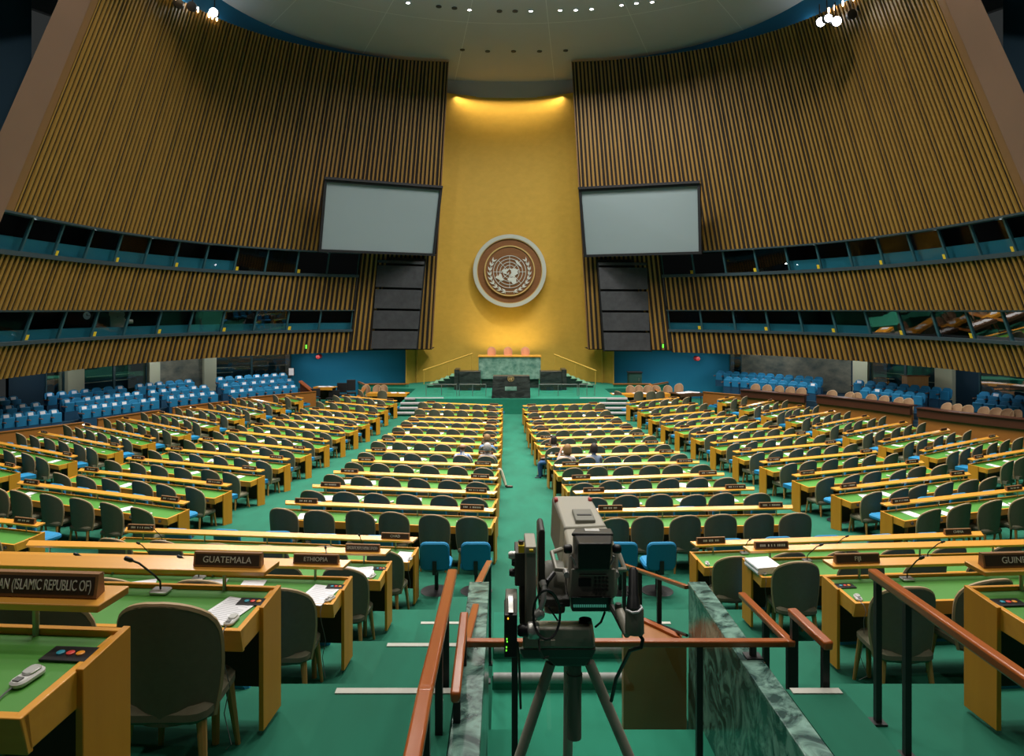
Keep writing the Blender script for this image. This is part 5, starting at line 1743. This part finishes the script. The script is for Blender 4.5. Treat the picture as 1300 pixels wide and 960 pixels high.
# pan head
mb = MB()
quadbox(mb, ((664, 797, 2.70), (750, 797, 2.70), (755, 824, 2.70), (663, 824, 2.70)), ((671, 788, 3.02), (752, 788, 3.02), (756, 816, 3.02), (668, 816, 3.02)))
CB('pan_head', [CAMCOL], mb, .010)
mb = MB(); c = P(743, 790, 2.88); mb.lathe([(.026, -.012), (.028, .0), (.026, .012), (.015, .014)], 20, 0, T(*c)); CB('bubble_level', [CAMBLACK], mb)
mb = MB()
quadbox(mb, ((659, 824, 2.70), (757, 824, 2.70), (752, 836, 2.72), (664, 836, 2.72)), ((664, 818, 3.04), (756, 818, 3.04), (750, 830, 3.04), (668, 830, 3.04)))
CB('head_base_plate', [CAMDARK], mb, .006)
mb = MB(); quadbox(mb, ((692, 834, 2.74), (752, 834, 2.74), (744, 846, 2.76), (704, 846, 2.76)), ((692, 830, 3.0), (752, 830, 3.0), (744, 840, 3.0), (704, 840, 3.0))); CB('tripod_bowl', [CAMDARK], mb, .008)
mb = MB(); c = P(677, 800.5, 2.66); mb.lathe([(.026, -.022), (.031, -.016), (.031, .016), (.026, .022)], 24, 0, T(*c) @ Matrix.Rotation(PI / 2, 4, 'Y')); CB('drag_knob', [ALU], mb)
mb = MB(); c = P(667, 800.5, 2.66); mb.lathe([(.016, -.03), (.022, -.02), (.022, .012), (.016, .016)], 18, 0, T(*c) @ Matrix.Rotation(PI / 2, 4, 'Y')); CB('drag_lock', [CAMBLACK], mb)
for u in (688.5, 702):
    mb = MB(); a, b = P(u - 2.6, 813, 2.695), P(u + 2.6, 819.5, 2.695); mb.box(a.x, b.x, 2.692, 2.70, b.z, a.z); CB('head_label', [CAMTAN], mb)
# tripod
hub = P(722, 838, 2.86)
for (u, v, d), tip in (((699, 842, 2.82), (-.36, -.22)), ((748, 841, 2.82), (.42, -.12)), ((722, 840, 2.98), (.02, .45))):
    a = P(u, v, d); e = Vector((hub.x + tip[0] * 1.55, hub.y + tip[1], ZE - 2.74))
    mb = MB(); mb.tube([a, a.lerp(e, .55)], .021, 10); mb.tube([a.lerp(e, .5), e], .015, 10)
    q = a.lerp(e, .55); mb.tube([q - (e - a).normalized() * .02, q + (e - a).normalized() * .02], .026, 10)
    lg = CB('tripod_leg', [CAMTAN], mb)
    mb = MB(); mb.lathe([(.03, 0), (.03, .015), (.018, .04)], 12, 0, T(*e)); CB('rubber_foot', [CAMBLACK], mb, 0, lg)
mb = MB(); a = P(729, 842, 2.86); mb.tube([a, a + Vector((0, 0, -.30))], [.029, .029], 14); mb.tube([a + Vector((0, 0, -.04)), a + Vector((0, 0, -.075))], .033, 14); CB('centre_column', [CAMGREY], mb)
# pan bar grip with zoom control
mb = MB(); c = P(804, 774, 2.50); e = P(804, 725, 2.56); mb.tube([c, c.lerp(e, .3), c.lerp(e, .38), e, e + (e - c).normalized() * .012], [.026, .022, .0185, .017, .010], 14); CB('rubber_grip', [CAMBLACK], mb)
mb = MB(); c = P(805.5, 806, 2.50); e = P(805.5, 772, 2.52); mb.tube([c, c.lerp(e, .08), e], [.028, .034, .032], 16); CB('zoom_control', [CAMGREY], mb)
mb = MB(); mb.tube([P(795, 774, 2.5), P(803, 778, 2.46), P(810, 777, 2.46), P(815, 772, 2.49), P(813, 769, 2.5)], .004, 6); CB('white_tie', [PAPER], mb)
mb = MB(); mb.tube([P(812, 806, 2.5), P(816, 812, 2.5), P(814, 822, 2.5), P(806, 824, 2.52), P(800, 826, 2.55), P(794, 838, 2.6), P(782, 862, 2.7), P(776, 890, 2.75)], .007, 8); CB('grip_cable', [CAMBLACK], mb)
mb = MB(); mb.tube([P(786, 775, 2.62), P(792, 790, 2.55), P(797, 806, 2.5)], [.016, .018, .012], 10); CB('pan_bar', [CAMTAN], mb)
mb = MB(); mb.tube([P(776, 770, 2.7), P(782, 780, 2.66), P(790, 796, 2.58), P(796, 806, 2.52)], .012, 8); c = P(785, 771, 2.62); mb.lathe([(.012, -.014), (.014, 0), (.012, .014)], 12, 0, T(*c)); CB('pan_bar_clamp', [CAMDARK], mb)
# cables on the left
loop = [P(694 + 17 * math.cos(a), 780 + 32 * math.sin(a) * (1 if math.sin(a) > 0 else .95), 2.62 + .02 * math.cos(a * 2)) for a in [2 * PI * q / 28 for q in range(29)]]
mb = MB(); mb.tube(loop, .0045, 6); CB('cable_loop', [CAMBLACK], mb)
mb = MB(); mb.tube([P(689, 737, 2.70), P(691, 748, 2.68), P(690, 762, 2.66), P(686, 775, 2.66)], .010, 10); mb.tube([P(688, 738, 2.70), P(690, 744, 2.69)], .014, 10); CB('hose', [ALU], mb)
mb = MB(); c = P(684, 780, 2.66); mb.lathe([(.012, -.02), (.02, -.012), (.02, .012), (.012, .02)], 12, 0, T(*c) @ Matrix.Rotation(1.0, 4, 'Y')); mb.tube([P(677, 786, 2.66), P(682, 780, 2.66), P(690, 783, 2.66)], .008, 8); CB('hose_clamp', [ALU], mb)
mb = MB(); mb.tube([P(694, 748, 2.72), P(704, 756, 2.7), P(709, 768, 2.7), P(713, 768, 2.72)], .007, 8); mb.tube([P(703, 728, 2.75), P(695, 738, 2.7), P(692, 746, 2.7)], .009, 8); mb.tube([P(696, 770, 2.7), P(708, 788, 2.72)], .0035, 6); mb.tube([P(768, 777, 2.72), P(763, 790, 2.72), P(756, 796, 2.76)], .0045, 6); CB('camera_cable', [CAMBLACK], mb)
mb = MB(); mb.tube([P(684, 812, 2.66), P(685, 826, 2.64), P(690, 836, 2.66), P(696, 834, 2.7)], .0045, 6); mb.tube([P(657, 815, 2.66), P(659, 840, 2.66), P(661, 900, 2.68)], .0045, 6); CB('hanging_cable', [CAMDARK], mb)


# ------------------------------------------------------------------ people
def person(name, label, M, shirt, trouser, hair, hairlen=0.0, turn=0.0, lean=0.0, legs='desk', arms='desk', bald=False, shoe=None, tone=1.0, check=False):
    """seated figure, local +y forward, seat top at z .45"""
    t = thing('person', label, 'person', (0, 0, 0), 0, None)
    t.matrix_world = M
    V, E, R, G = [], [], [], []

    def add(p, r, par, g):
        V.append(Vector(p)); R.append(r); G.append(g)
        if par is not None: E.append((par, len(V) - 1))
        return len(V) - 1
    ly = lean
    pel = add((0, -.02, .53), .135, None, 't')
    wa = add((0, -.05 + ly * .2, .68), .125, pel, 's')
    ch = add((0, -.05 + ly * .6, .86), .145, wa, 's')
    ns = add((0, -.05 + ly * .85, .985), .085, ch, 's')
    nk = add((0, -.035 + ly, 1.04), .052, ns, 'k')
    ct, st = math.cos(turn), math.sin(turn)
    hy = -.02 + ly * 1.05

    def hd(x, y, z): return (x * ct - y * st, hy + x * st + y * ct, z)
    h1 = add(hd(0, .02, 1.11), .073, nk, 'k')
    h2 = add(hd(0, 0, 1.19), .088, h1, 'k')
    h3 = add(hd(0, -.005, 1.262), .075, h2, 'k')
    nz1 = add(hd(0, .060, 1.150), .030, h1, 'k'); add(hd(0, .104, 1.138), .016, nz1, 'k')      # nose
    for sx in (-1, 1):
        sh = add((sx * .18, -.05 + ly * .8, .955), .062, ch, 's')
        if arms == 'desk':
            el = add((sx * .25, .08 + ly, .74), .044, sh, 's'); wr = add((sx * .12, .28 + ly, .765), .030, el, 'k'); dirv = Vector((-sx * .25, .95, .02))
        elif arms == 'phone' and sx < 0:
            el = add((sx * .24, .12 + ly, .80), .044, sh, 's'); wr = add((sx * .13, .22 + ly, 1.06), .030, el, 'k'); dirv = Vector((.35, .25, .9))
        else:
            el = add((sx * .24, .02 + ly, .70), .044, sh, 's'); wr = add((sx * .12, .22 + ly * .5, .64), .030, el, 'k'); dirv = Vector((-sx * .45, .85, -.1))
        dirv.normalize()
        pm = add(Vector(V[wr]) + dirv * .06, .032, wr, 'k')
        side = dirv.cross(Vector((0, 0, 1))).normalized()
        for fi in range(4):
            b = Vector(V[pm]) + dirv * .035 + side * (fi - 1.5) * .021
            f1 = add(b + dirv * .02, .010, pm, 'k'); f2 = add(b + dirv * (.045 + .006 * (1 - abs(fi - 1.5))) - Vector((0, 0, .012)), .009, f1, 'k'); add(b + dirv * .062 - Vector((0, 0, .034)), .008, f2, 'k')
        b = Vector(V[pm]) - side * sx * .038
        f1 = add(b, .011, pm, 'k'); add(b + dirv * .035 - side * sx * .012, .009, f1, 'k')
        hp = add((sx * .10, .02, .52), .098, pel, 't')
        if legs == 'desk':
            kn = add((sx * .13, .42, .50), .068, hp, 't'); an = add((sx * .13, .40, .09), .042, kn, 't'); hl = add((sx * .13, .37, .045), .040, an, 'f'); add((sx * .14, .56, .035), .034, hl, 'f')
        elif legs == 'out':
            kn = add((sx * .10 + .10 * sx * (sx > 0), .44, .53), .066, hp, 't'); k2 = .30 if sx > 0 else .0
            an = add((sx * .10 + k2 * .4, .52 + k2, .10 + .03 * (sx > 0)), .042, kn, 't'); hl = add((sx * .10 + k2 * .45, .52 + k2, .05), .040, an, 'f'); add((sx * .12 + k2 * .5, .70 + k2, .045), .034, hl, 'f')
        else:                                                      # one leg stretched sideways into the aisle
            if sx > 0:
                kn = add((.32, .30, .51), .066, hp, 't'); an = add((.47, .22, .13), .042, kn, 't'); hl = add((.49, .20, .07), .042, an, 'f'); add((.68, .26, .06), .036, hl, 'f')
            else:
                kn = add((-.10, .42, .50), .068, hp, 't'); an = add((-.08, .40, .09), .042, kn, 't'); hl = add((-.08, .37, .045), .040, an, 'f'); add((-.08, .56, .035), .034, hl, 'f')
    me = bpy.data.meshes.new('skel')
    me.from_pydata([tuple(v) for v in V], E, [])
    ob = bpy.data.objects.new('skel', me); COL.objects.link(ob)
    sk = ob.modifiers.new('s', 'SKIN'); sk.use_smooth_shade = True
    for i, v in enumerate(me.skin_vertices[0].data):
        v.radius = (R[i], R[i] * (0.72 if G[i] == 's' and R[i] > .1 else 1.0)); v.use_root = (i == 0)
    sub = ob.modifiers.new('d', 'SUBSURF'); sub.levels = 1
    dg = bpy.context.evaluated_depsgraph_get(); dg.update()
    bm_ = bpy.data.meshes.new_from_object(ob.evaluated_get(dg))
    bpy.data.objects.remove(ob)
    bm_.materials.clear()
    for m in (SKIN, shirt, trouser, shoe or SHOE): bm_.materials.append(m)
    gi = {'k': 0, 's': 1, 't': 2, 'f': 3}
    segs = []
    for a, b in E:
        segs.append((V[a], V[b], G[a], G[b], R[a], R[b]))
    for p in bm_.polygons:
        c = p.center; best = (9, 0)
        for a, b, ga, gb, ra, rb in segs:
            ab = b - a; q = max(0, min(1, (c - a).dot(ab) / max(1e-9, ab.length_squared)))
            dd = (c - a - ab * q).length / max(.01, lerp(ra, rb, q))
            if dd < best[0]: best = (dd, gi[gb if q > (.85 if gb == 'k' and ga == 's' and rb < .04 else .35) else ga])
        p.material_index = best[1]; p.use_smooth = True
    link('body', bm_, t)
    # hair
    mb = MB()
    rows = []
    lo = -.35 if bald else (-.15 - hairlen)
    for i in range(9):
        ph = lerp(PI / 2, -.55 if not bald else -.35, i / 8)
        row = []
        for j in range(17):
            th = lerp(-PI * .22, PI * 1.22, j / 16) + PI
            r = .103 if not bald else .098
            z = (1.165 if bald else 1.195) + r * 1.12 * math.sin(ph) - (hairlen * max(0, (i - 5) / 3))
            rr = r * max(.05, math.cos(ph)) * (1 + (.06 * (i > 6) * (hairlen > 0)))
            row.append(Vector(hd(rr * math.cos(th) * .95, -.012 + rr * math.sin(th), z)))
        rows.append(row)
    if bald: rows = rows[5:]
    n0 = len(rows)
    mb.grid(rows)
    o = mb.build('hair', [hair], t)
    so = o.modifiers.new('t', 'SOLIDIFY'); so.thickness = .012; so.offset = 1
    for sx in (-1, 1):
        mb = MB(); mb.tube([hd(sx * .082, .0, 1.13), hd(sx * .095, -.01, 1.15), hd(sx * .097, -.012, 1.175), hd(sx * .086, -.005, 1.19)], [.008, .012, .013, .007], 6); mb.build('ear', [SKIN], t)
        mb = MB(); mb.lathe([(.002, -.008), (.008, -.005), (.010, 0), (.008, .005), (.002, .008)], 8, 0, T(*hd(sx * .032, .082, 1.185))); mb.build('eye', [EYE], t)
    mb = MB(); mb.tube([Vector(hd(-.024, .087, 1.105)), Vector(hd(0, .094, 1.103)), Vector(hd(.024, .087, 1.105))], .005, 6); mb.build('mouth', [RED], t)
    return t


def seat_at(bank, k, u, dy=-.50, rot=0.0):
    t, M0, L = ROWINFO[(bank, k)]
    best = (1e9, 0)
    x = -L / 2
    while x < L / 2:
        e = abs(px_of(M0 @ Vector((x, dy - .1, .9)))[0] - u)
        if e < best[0]: best = (e, x)
        x += .02
    return M0 @ T(best[1], dy, 0) @ Matrix.Rotation(rot, 4, 'Z')


CHECK = mat('shirt_check', (0.75, 0.80, 0.88), 0.85)
nt_ = CHECK.node_tree
b_ = nt_.nodes['Principled BSDF']
tc_ = nt_.nodes.new('ShaderNodeTexCoord'); ck = nt_.nodes.new('ShaderNodeTexChecker')
ck.inputs['Scale'].default_value = 14; ck.inputs['Color1'].default_value = (.8, .84, .9, 1); ck.inputs['Color2'].default_value = (.16, .26, .55, 1)
nt_.links.new(tc_.outputs['Object'], ck.inputs['Vector']); nt_.links.new(ck.outputs['Color'], b_.inputs['Base Color'])
JEANS = cloth('jeans', (.035, .10, .24)); NAVYC = cloth('navy_cloth', (.012, .014, .03)); BEIGE = cloth('beige_cloth', (.55, .48, .36)); SHBLUE = cloth('shirt_blue', (.16, .32, .60)); SHGREY = cloth('shirt_grey', (.36, .34, .34)); SHLIGHT = cloth('shirt_pale', (.55, .50, .48)); SHDARK = cloth('shirt_dark', (.05, .05, .08)); SHGB = cloth('shirt_grey_blue', (.22, .28, .38))
person('p', 'seated person with brown hair in a blue shirt, seen from behind near the middle aisle', seat_at('centre-left', 7, 617), SHBLUE, NAVYC, HAIRL, .02, .1, .05)
person('p', 'seated bald person in a blue and white checked shirt, seen from behind', seat_at('centre-left', 8, 586), CHECK, NAVYC, HAIRB, 0, .2, .05, bald=True)
person('p', 'seated grey-haired person with one beige trouser leg stretched into the middle aisle', seat_at('centre-left', 8, 618, -.48), SHGREY, BEIGE, HAIRG, .03, 0, .02, legs='side')
person('p', 'seated person with dark hair turned sideways, both jeans legs in the middle aisle', seat_at('centre-right', 7, 704, -.52, 1.2), SHLIGHT, JEANS, HAIRK, .08, .2, .05, legs='desk', arms='lap', shoe=NAVYC)
person('p', 'seated person with light brown hair raising one hand to the face, right of the aisle', seat_at('centre-right', 8, 721), SHLIGHT, NAVYC, HAIRL, .10, .5, .02, arms='phone')
person('p', 'seated person with dark hair in a grey-blue top, third seat right of the aisle', seat_at('centre-right', 8, 755), SHGB, NAVYC, HAIRK, .06, .7, .03)

# ------------------------------------------------------------------ things around the stage
def table(name, label, p, L, Wd, rz, top, legm, h=.74):
    t = thing(name, label, 'table', p, rz)
    mb = MB(); mb.box(-L / 2, L / 2, -Wd / 2, Wd / 2, h - .05, h); mb.box(-L / 2, L / 2, -Wd / 2 - .01, -Wd / 2 + .01, h - .16, h + .01); mb.build('tabletop', [top], t)
    for sx in (-1, 1):
        for sy in (-1, 1):
            mb = MB(); mb.tube([(sx * (L / 2 - .1), sy * (Wd / 2 - .08), h - .05), (sx * (L / 2 - .1), sy * (Wd / 2 - .08), 0)], .03, 6); mb.build('leg', [legm], t)
    mb = MB(); mb.box(-L / 2 + .06, L / 2 - .06, Wd / 2 - .08, Wd / 2 - .05, .15, h - .05); mb.build('modesty_panel', [WOODD], t)
    return t


def gp(u, d): return Vector(((u - U0) * d / F, d, zfl(d)))


table('stage_side_table', 'wooden table with papers left of the stage, tan chairs behind it', gp(493, 40.2), 2.3, .8, -.08, WOOD, LEGWOOD)
table('stage_side_table', 'long wooden table with papers right of the stage, row of tan chairs behind it', gp(812, 39.9), 3.3, .8, .08, WOOD, LEGWOOD)
table('press_table', 'dark wooden table covered with papers beside the right blue wall', gp(871, 39.6), 1.5, 1.1, .35, WOODD, WOODD, .82)
table('equipment_table', 'small wooden table with papers beside the left blue wall', gp(413, 41.5), 1.2, .7, -.2, WOOD, DARKMETAL, .95)


def sch(me, name, label, u, d, rz, grp, dz=0):
    o = link(name, me); p = gp(u, d); o.location = (p.x, p.y, p.z + dz); o.rotation_euler = (0, 0, rz); tag(o, label, 'chair', grp)


for i, u in enumerate((464, 478, 486)): sch(SIMPLE_TAN_ME, 'tan_chair', 'tan chair behind the left stage-side table, %s from the left' % ORD[i + 1], u, 41.2, PI + random.uniform(-.2, .2), 'tan chairs at the left stage-side table', .05)
sch(SIMPLE_GREY_ME, 'grey_chair', 'grey chair in front of the left stage-side table, beside the steps', 485.5, 39.4, .1, None)
sch(SIMPLE_GREY_ME, 'grey_chair', 'grey chair at the left corner of the left stage-side table', 461, 39.7, -.9, None)
for i, u in enumerate((801, 811, 823, 834, 848)): sch(SIMPLE_TAN_ME, 'tan_chair', 'tan chair behind the right stage-side table, %s from the left' % ORD[i + 1], u, 41.0, PI + random.uniform(-.2, .2), 'tan chairs at the right stage-side table', .05)
for i, (u, r) in enumerate(((786.5, -.7), (810, .1), (826, 0), (837, .1))): sch(SIMPLE_GREY_ME, 'grey_chair', 'grey chair in front of the right stage-side table, %s from the left' % ORD[i + 1], u, 39.0, r, 'grey chairs at the right stage-side table')
sch(SIMPLE_TAN_ME, 'tan_chair', 'tan chair at the left end of the dark press table', 861, 40.6, 2.6, None, .2)
for i, u in enumerate((624, 645, 667)):
    o = link('rose_chair', SIMPLE_ROSE_ME); p = P(u, 453, 42.95); o.location = (p.x, p.y, p.z - .43); o.rotation_euler = (0, 0, PI); tag(o, 'rose-coloured chair behind the green marble rostrum, %s from the left' % ORD[i + 1], 'chair', 'three chairs on the rostrum')
for lab, u0, d in (('left', 487, 40.1), ('middle', 500, 40.2), ('right', 510, 40.1)):
    o = link('paper_sheet', PAPER_ME); p = gp(u0, d); o.location = (p.x, p.y, p.z + .743); o.rotation_euler = (0, 0, .3); o.scale = (1.6, 1.6, 6); tag(o, 'paper on the left stage-side table, %s one' % lab, 'paper')
for i, (u0, d) in enumerate(((781, 39.8), (808, 39.9), (818, 39.9), (832, 40.1))):
    o = link('paper_sheet', PAPER_ME); p = gp(u0, d); o.location = (p.x, p.y, p.z + .743); o.rotation_euler = (0, 0, .3 * i); o.scale = (1.6, 1.6, 6); tag(o, 'paper on the right stage-side table, %s from the left' % ORD[i + 1], 'paper')
for i, (u0, d) in enumerate(((864, 39.4), (871, 39.6), (877, 39.9), (882, 39.7))):
    o = link('paper_sheet', PAPER_ME); p = gp(u0, d); o.location = (p.x, p.y, p.z + .823); o.rotation_euler = (0, 0, .4 * i); o.scale = (1.8, 1.8, 6); tag(o, 'paper on the dark press table, %s from the left' % ORD[i + 1], 'paper')
for i, (u0, d) in enumerate(((408, 41.4), (413, 41.5), (418, 41.5))):
    o = link('paper_sheet', PAPER_ME); p = gp(u0, d); o.location = (p.x, p.y, p.z + .953); o.rotation_euler = (0, 0, .4 * i); o.scale = (1.6, 1.6, 6); tag(o, 'paper on the small equipment table, %s from the left' % ORD[i + 1], 'paper')
t = thing('green_cabinet', 'dark green cabinet standing against the right blue wall', 'cabinet', P(806, 490, 43))
o = P(806, 490, 43)
mb = MB(); a, b = P(798.5, 473.5, 43), P(815, 490.5, 43); mb.box(a.x, b.x, 43, 43.6, b.z, a.z); at(mb, 'body', [cloth('cabinet_green', (.006, .05, .035))], t, o, .02)
mb = MB(); mb.box(a.x - .04, b.x + .04, 42.96, 43.64, a.z, a.z + .05); at(mb, 'lid', [BLACKM], t, o)
mb = MB(); mb.tube([(a.x + .6, 42.98, (a.z + b.z) / 2 - .1), (a.x + .6, 42.98, (a.z + b.z) / 2 + .1)], .015, 6); at(mb, 'handle', [METAL], t, o)
t = thing('wooden_console', 'small slanted wooden console at the stage end of the left parapet', 'console', gp(389, 40.9))
o = gp(389, 40.9)
mb = MB(); mb.hexa([o + Vector(q) for q in ((-.3, -.25, 0), (.3, -.25, 0), (.3, .25, 0), (-.3, .25, 0), (-.3, -.25, 1.25), (.3, -.25, .75), (.3, .25, .75), (-.3, .25, 1.25))]); at(mb, 'body', [PARADARK], t, o)
mb = MB(); mb.hexa([o + Vector(q) for q in ((-.36, -.3, 1.30), (.34, -.3, .74), (.34, .3, .74), (-.36, .3, 1.30), (-.36, -.3, 1.36), (.34, -.3, .80), (.34, .3, .80), (-.36, .3, 1.36))]); at(mb, 'slanted_top', [RAILWOOD], t, o)
for i, (u, d, w, h) in enumerate(((433, 41.6, .3, 1.15), (446, 42.0, .26, 1.3), (400, 40.8, .3, .9), (423, 41.0, .35, .8))):
    p = gp(u, d)
    t = thing('music_stand_chair', 'black upright equipment chair against the left blue wall, %s from the right' % ('second', 'first', 'fourth', 'third')[i], 'chair', p, random.uniform(-.4, .4), 'black chairs by the left blue wall')
    mb = MB(); mb.rbox(-w, w, .1, .16, h * .5, h, .03); mb.build('backrest', [BLACKM], t)
    mb = MB(); mb.rbox(-w, w, -.3, .16, h * .38, h * .46, .05); mb.build('seat', [BLACKM], t)
    for sx in (-1, 1):
        for y in (-.25, .12):
            mb = MB(); mb.tube([(sx * w * .85, y, h * .4), (sx * w * .95, y, 0)], .02, 6); mb.build('leg', [DARKMETAL], t)
t = thing('wooden_crate', 'brown wooden cabinet behind the right blue seats by the lobby glass', 'cabinet', P(1165, 490, 34.8))
o = P(1165, 490, 34.8)
mb = MB(); a, b = P(1152, 478.5, 34.8), P(1179, 490, 34.8); mb.box(a.x, b.x, 34.8, 35.3, zfl(33) + .86, a.z); at(mb, 'body', [LEGWOOD], t, o, .02)
mb = MB(); mb.box(a.x - .05, b.x + .05, 34.75, 35.35, a.z, a.z + .04); at(mb, 'top', [PARAPET], t, o)

# ------------------------------------------------------------------ light
def lamp(kind, name, loc, energy, color=(1, 1, 1), size=.5, rot=(0, 0, 0), spread=None, size_y=None):
    l = bpy.data.lights.new(name, kind); l.energy = energy; l.color = color
    if kind == 'AREA':
        l.shape = 'DISK' if size_y is None else 'RECTANGLE'; l.size = size
        if size_y: l.size_y = size_y
        if spread: l.spread = spread
    elif kind in ('SPOT', 'POINT'):
        l.shadow_soft_size = size
    o = bpy.data.objects.new(name, l); COL.objects.link(o); o.location = loc; o.rotation_euler = rot
    return o


for ring_r, cnt, e in ((13.0, 14, 370), (8.0, 9, 370), (3.0, 4, 350)):
    for k in range(cnt):
        a = 2 * PI * (k + .5) / cnt
        x, y = XC + ring_r * math.sin(a), YC + 1.5 + ring_r * math.cos(a)
        if y > 34: continue
        lamp('AREA', 'ceiling_downlight', (x, y, ZE + zceil(ring_r) - .12), e if y > 14 else e * .8, (1.0, .94, .86), .5, (0, 0, 0), math.radians(110))
for p in LIT:
    lamp('AREA', 'ceiling_downlight', p - Vector((0, 0, .12)), 235, (1.0, .96, .90), .4, (0, 0, 0), math.radians(140))
# added ring of fill lights without fixtures, brightening the ceiling from below
for k in range(10):
    a = 2 * PI * k / 10
    lamp('AREA', 'ceiling_fill_light', (XC + 8.5 * math.sin(a), YC + 8.5 * math.cos(a), ZE + 13.2), 85, (.97, .94, 1.0), .6, (PI, 0, 0), math.radians(175))
for x, y in ((-5, 3), (0.5, 1.5), (6, 3), (-9, -3), (10, -3)):
    lamp('AREA', 'rear_fill_light', (x, y, ZE + 13.0), 105, (1.0, .92, .80), .5, (0, 0, 0), math.radians(120))  # added unseen fill lights that lift the near desks and chairs
# warm wash from the slot above the gold wall, and the uplight behind the rostrum
lamp('AREA', 'gold_wall_washer', (HX(0, 46.6), 46.75, ZE + 14.1), 110, (1.0, .78, .42), 7.0, (math.radians(12), 0, 0), math.radians(150), .25)
lamp('AREA', 'rostrum_uplight', (.35, 46.2, ZE - 2.9), 60, (1.0, .74, .30), 3.4, (math.radians(160), 0, 0), math.radians(140), .3)
for sx, x in ((-1, -9.6), (1, 10.2)):
    lamp('AREA', 'blue_wall_washer', (x, 42.4, ZE - 2.75), 26, (.95, .97, 1.0), 4.5, (math.radians(25), 0, 0), math.radians(150), .3)
for side in (-1, 1):
    for q in (1, 4, 7, 10):
        p = W.pt(q, 14.15, -.55, side)
        lamp('POINT', 'cove_lamp', p, 22, (.9, .97, 1.0), .12)
    for uq in ((40, 194, 300) if side < 0 else (1265, 1094, 985)):
        p = LW.pt(LW.s_at_u(uq, -3, side), -2.7, 2.0, side)
        lamp('POINT', 'overhang_fill_light', p, 46, (.95, .98, 1.0), .15)  # added fill light for seats and pillars under the overhang, no fixture
for side in (-1, 1):
    for z1 in (3.28, -.16):
        for q in range(6):
            p = W.pt((q + .5) * S_BAND / 6, z1, -.30, side)
            lamp('POINT', 'booth_fill_light', p, 1.6, (.9, .97, 1.0), .08)  # added fill so the blue counters show behind the panes
w = bpy.data.worlds.new('World'); sc.world = w; w.use_nodes = True
bg = w.node_tree.nodes['Background']; bg.inputs[0].default_value = (.75, .82, .80, 1); bg.inputs[1].default_value = 0.03

# ------------------------------------------------------------------ camera and view
cd = bpy.data.cameras.new('camera'); co_ = bpy.data.objects.new('camera', cd); COL.objects.link(co_)
sc.camera = co_
cd.sensor_fit = 'HORIZONTAL'; cd.sensor_width = 36.0; cd.lens = F / 1300 * 36
cd.shift_x = 10 / 1300; cd.shift_y = -87 / 1300
co_.location = (0, 0, ZE); co_.rotation_euler = (PI / 2, 0, 0)
cd.clip_start = .05; cd.clip_end = 300
sc.view_settings.view_transform = 'Standard'; sc.view_settings.look = 'None'; sc.view_settings.gamma = 1.0
sc.view_settings.exposure = 0.0
sc.view_settings.use_curve_mapping = False
sc.cycles.use_denoising = True
sc.cycles.max_bounces = 8; sc.cycles.transparent_max_bounces = 12
sc.cycles.caustics_reflective = False; sc.cycles.caustics_refractive = False
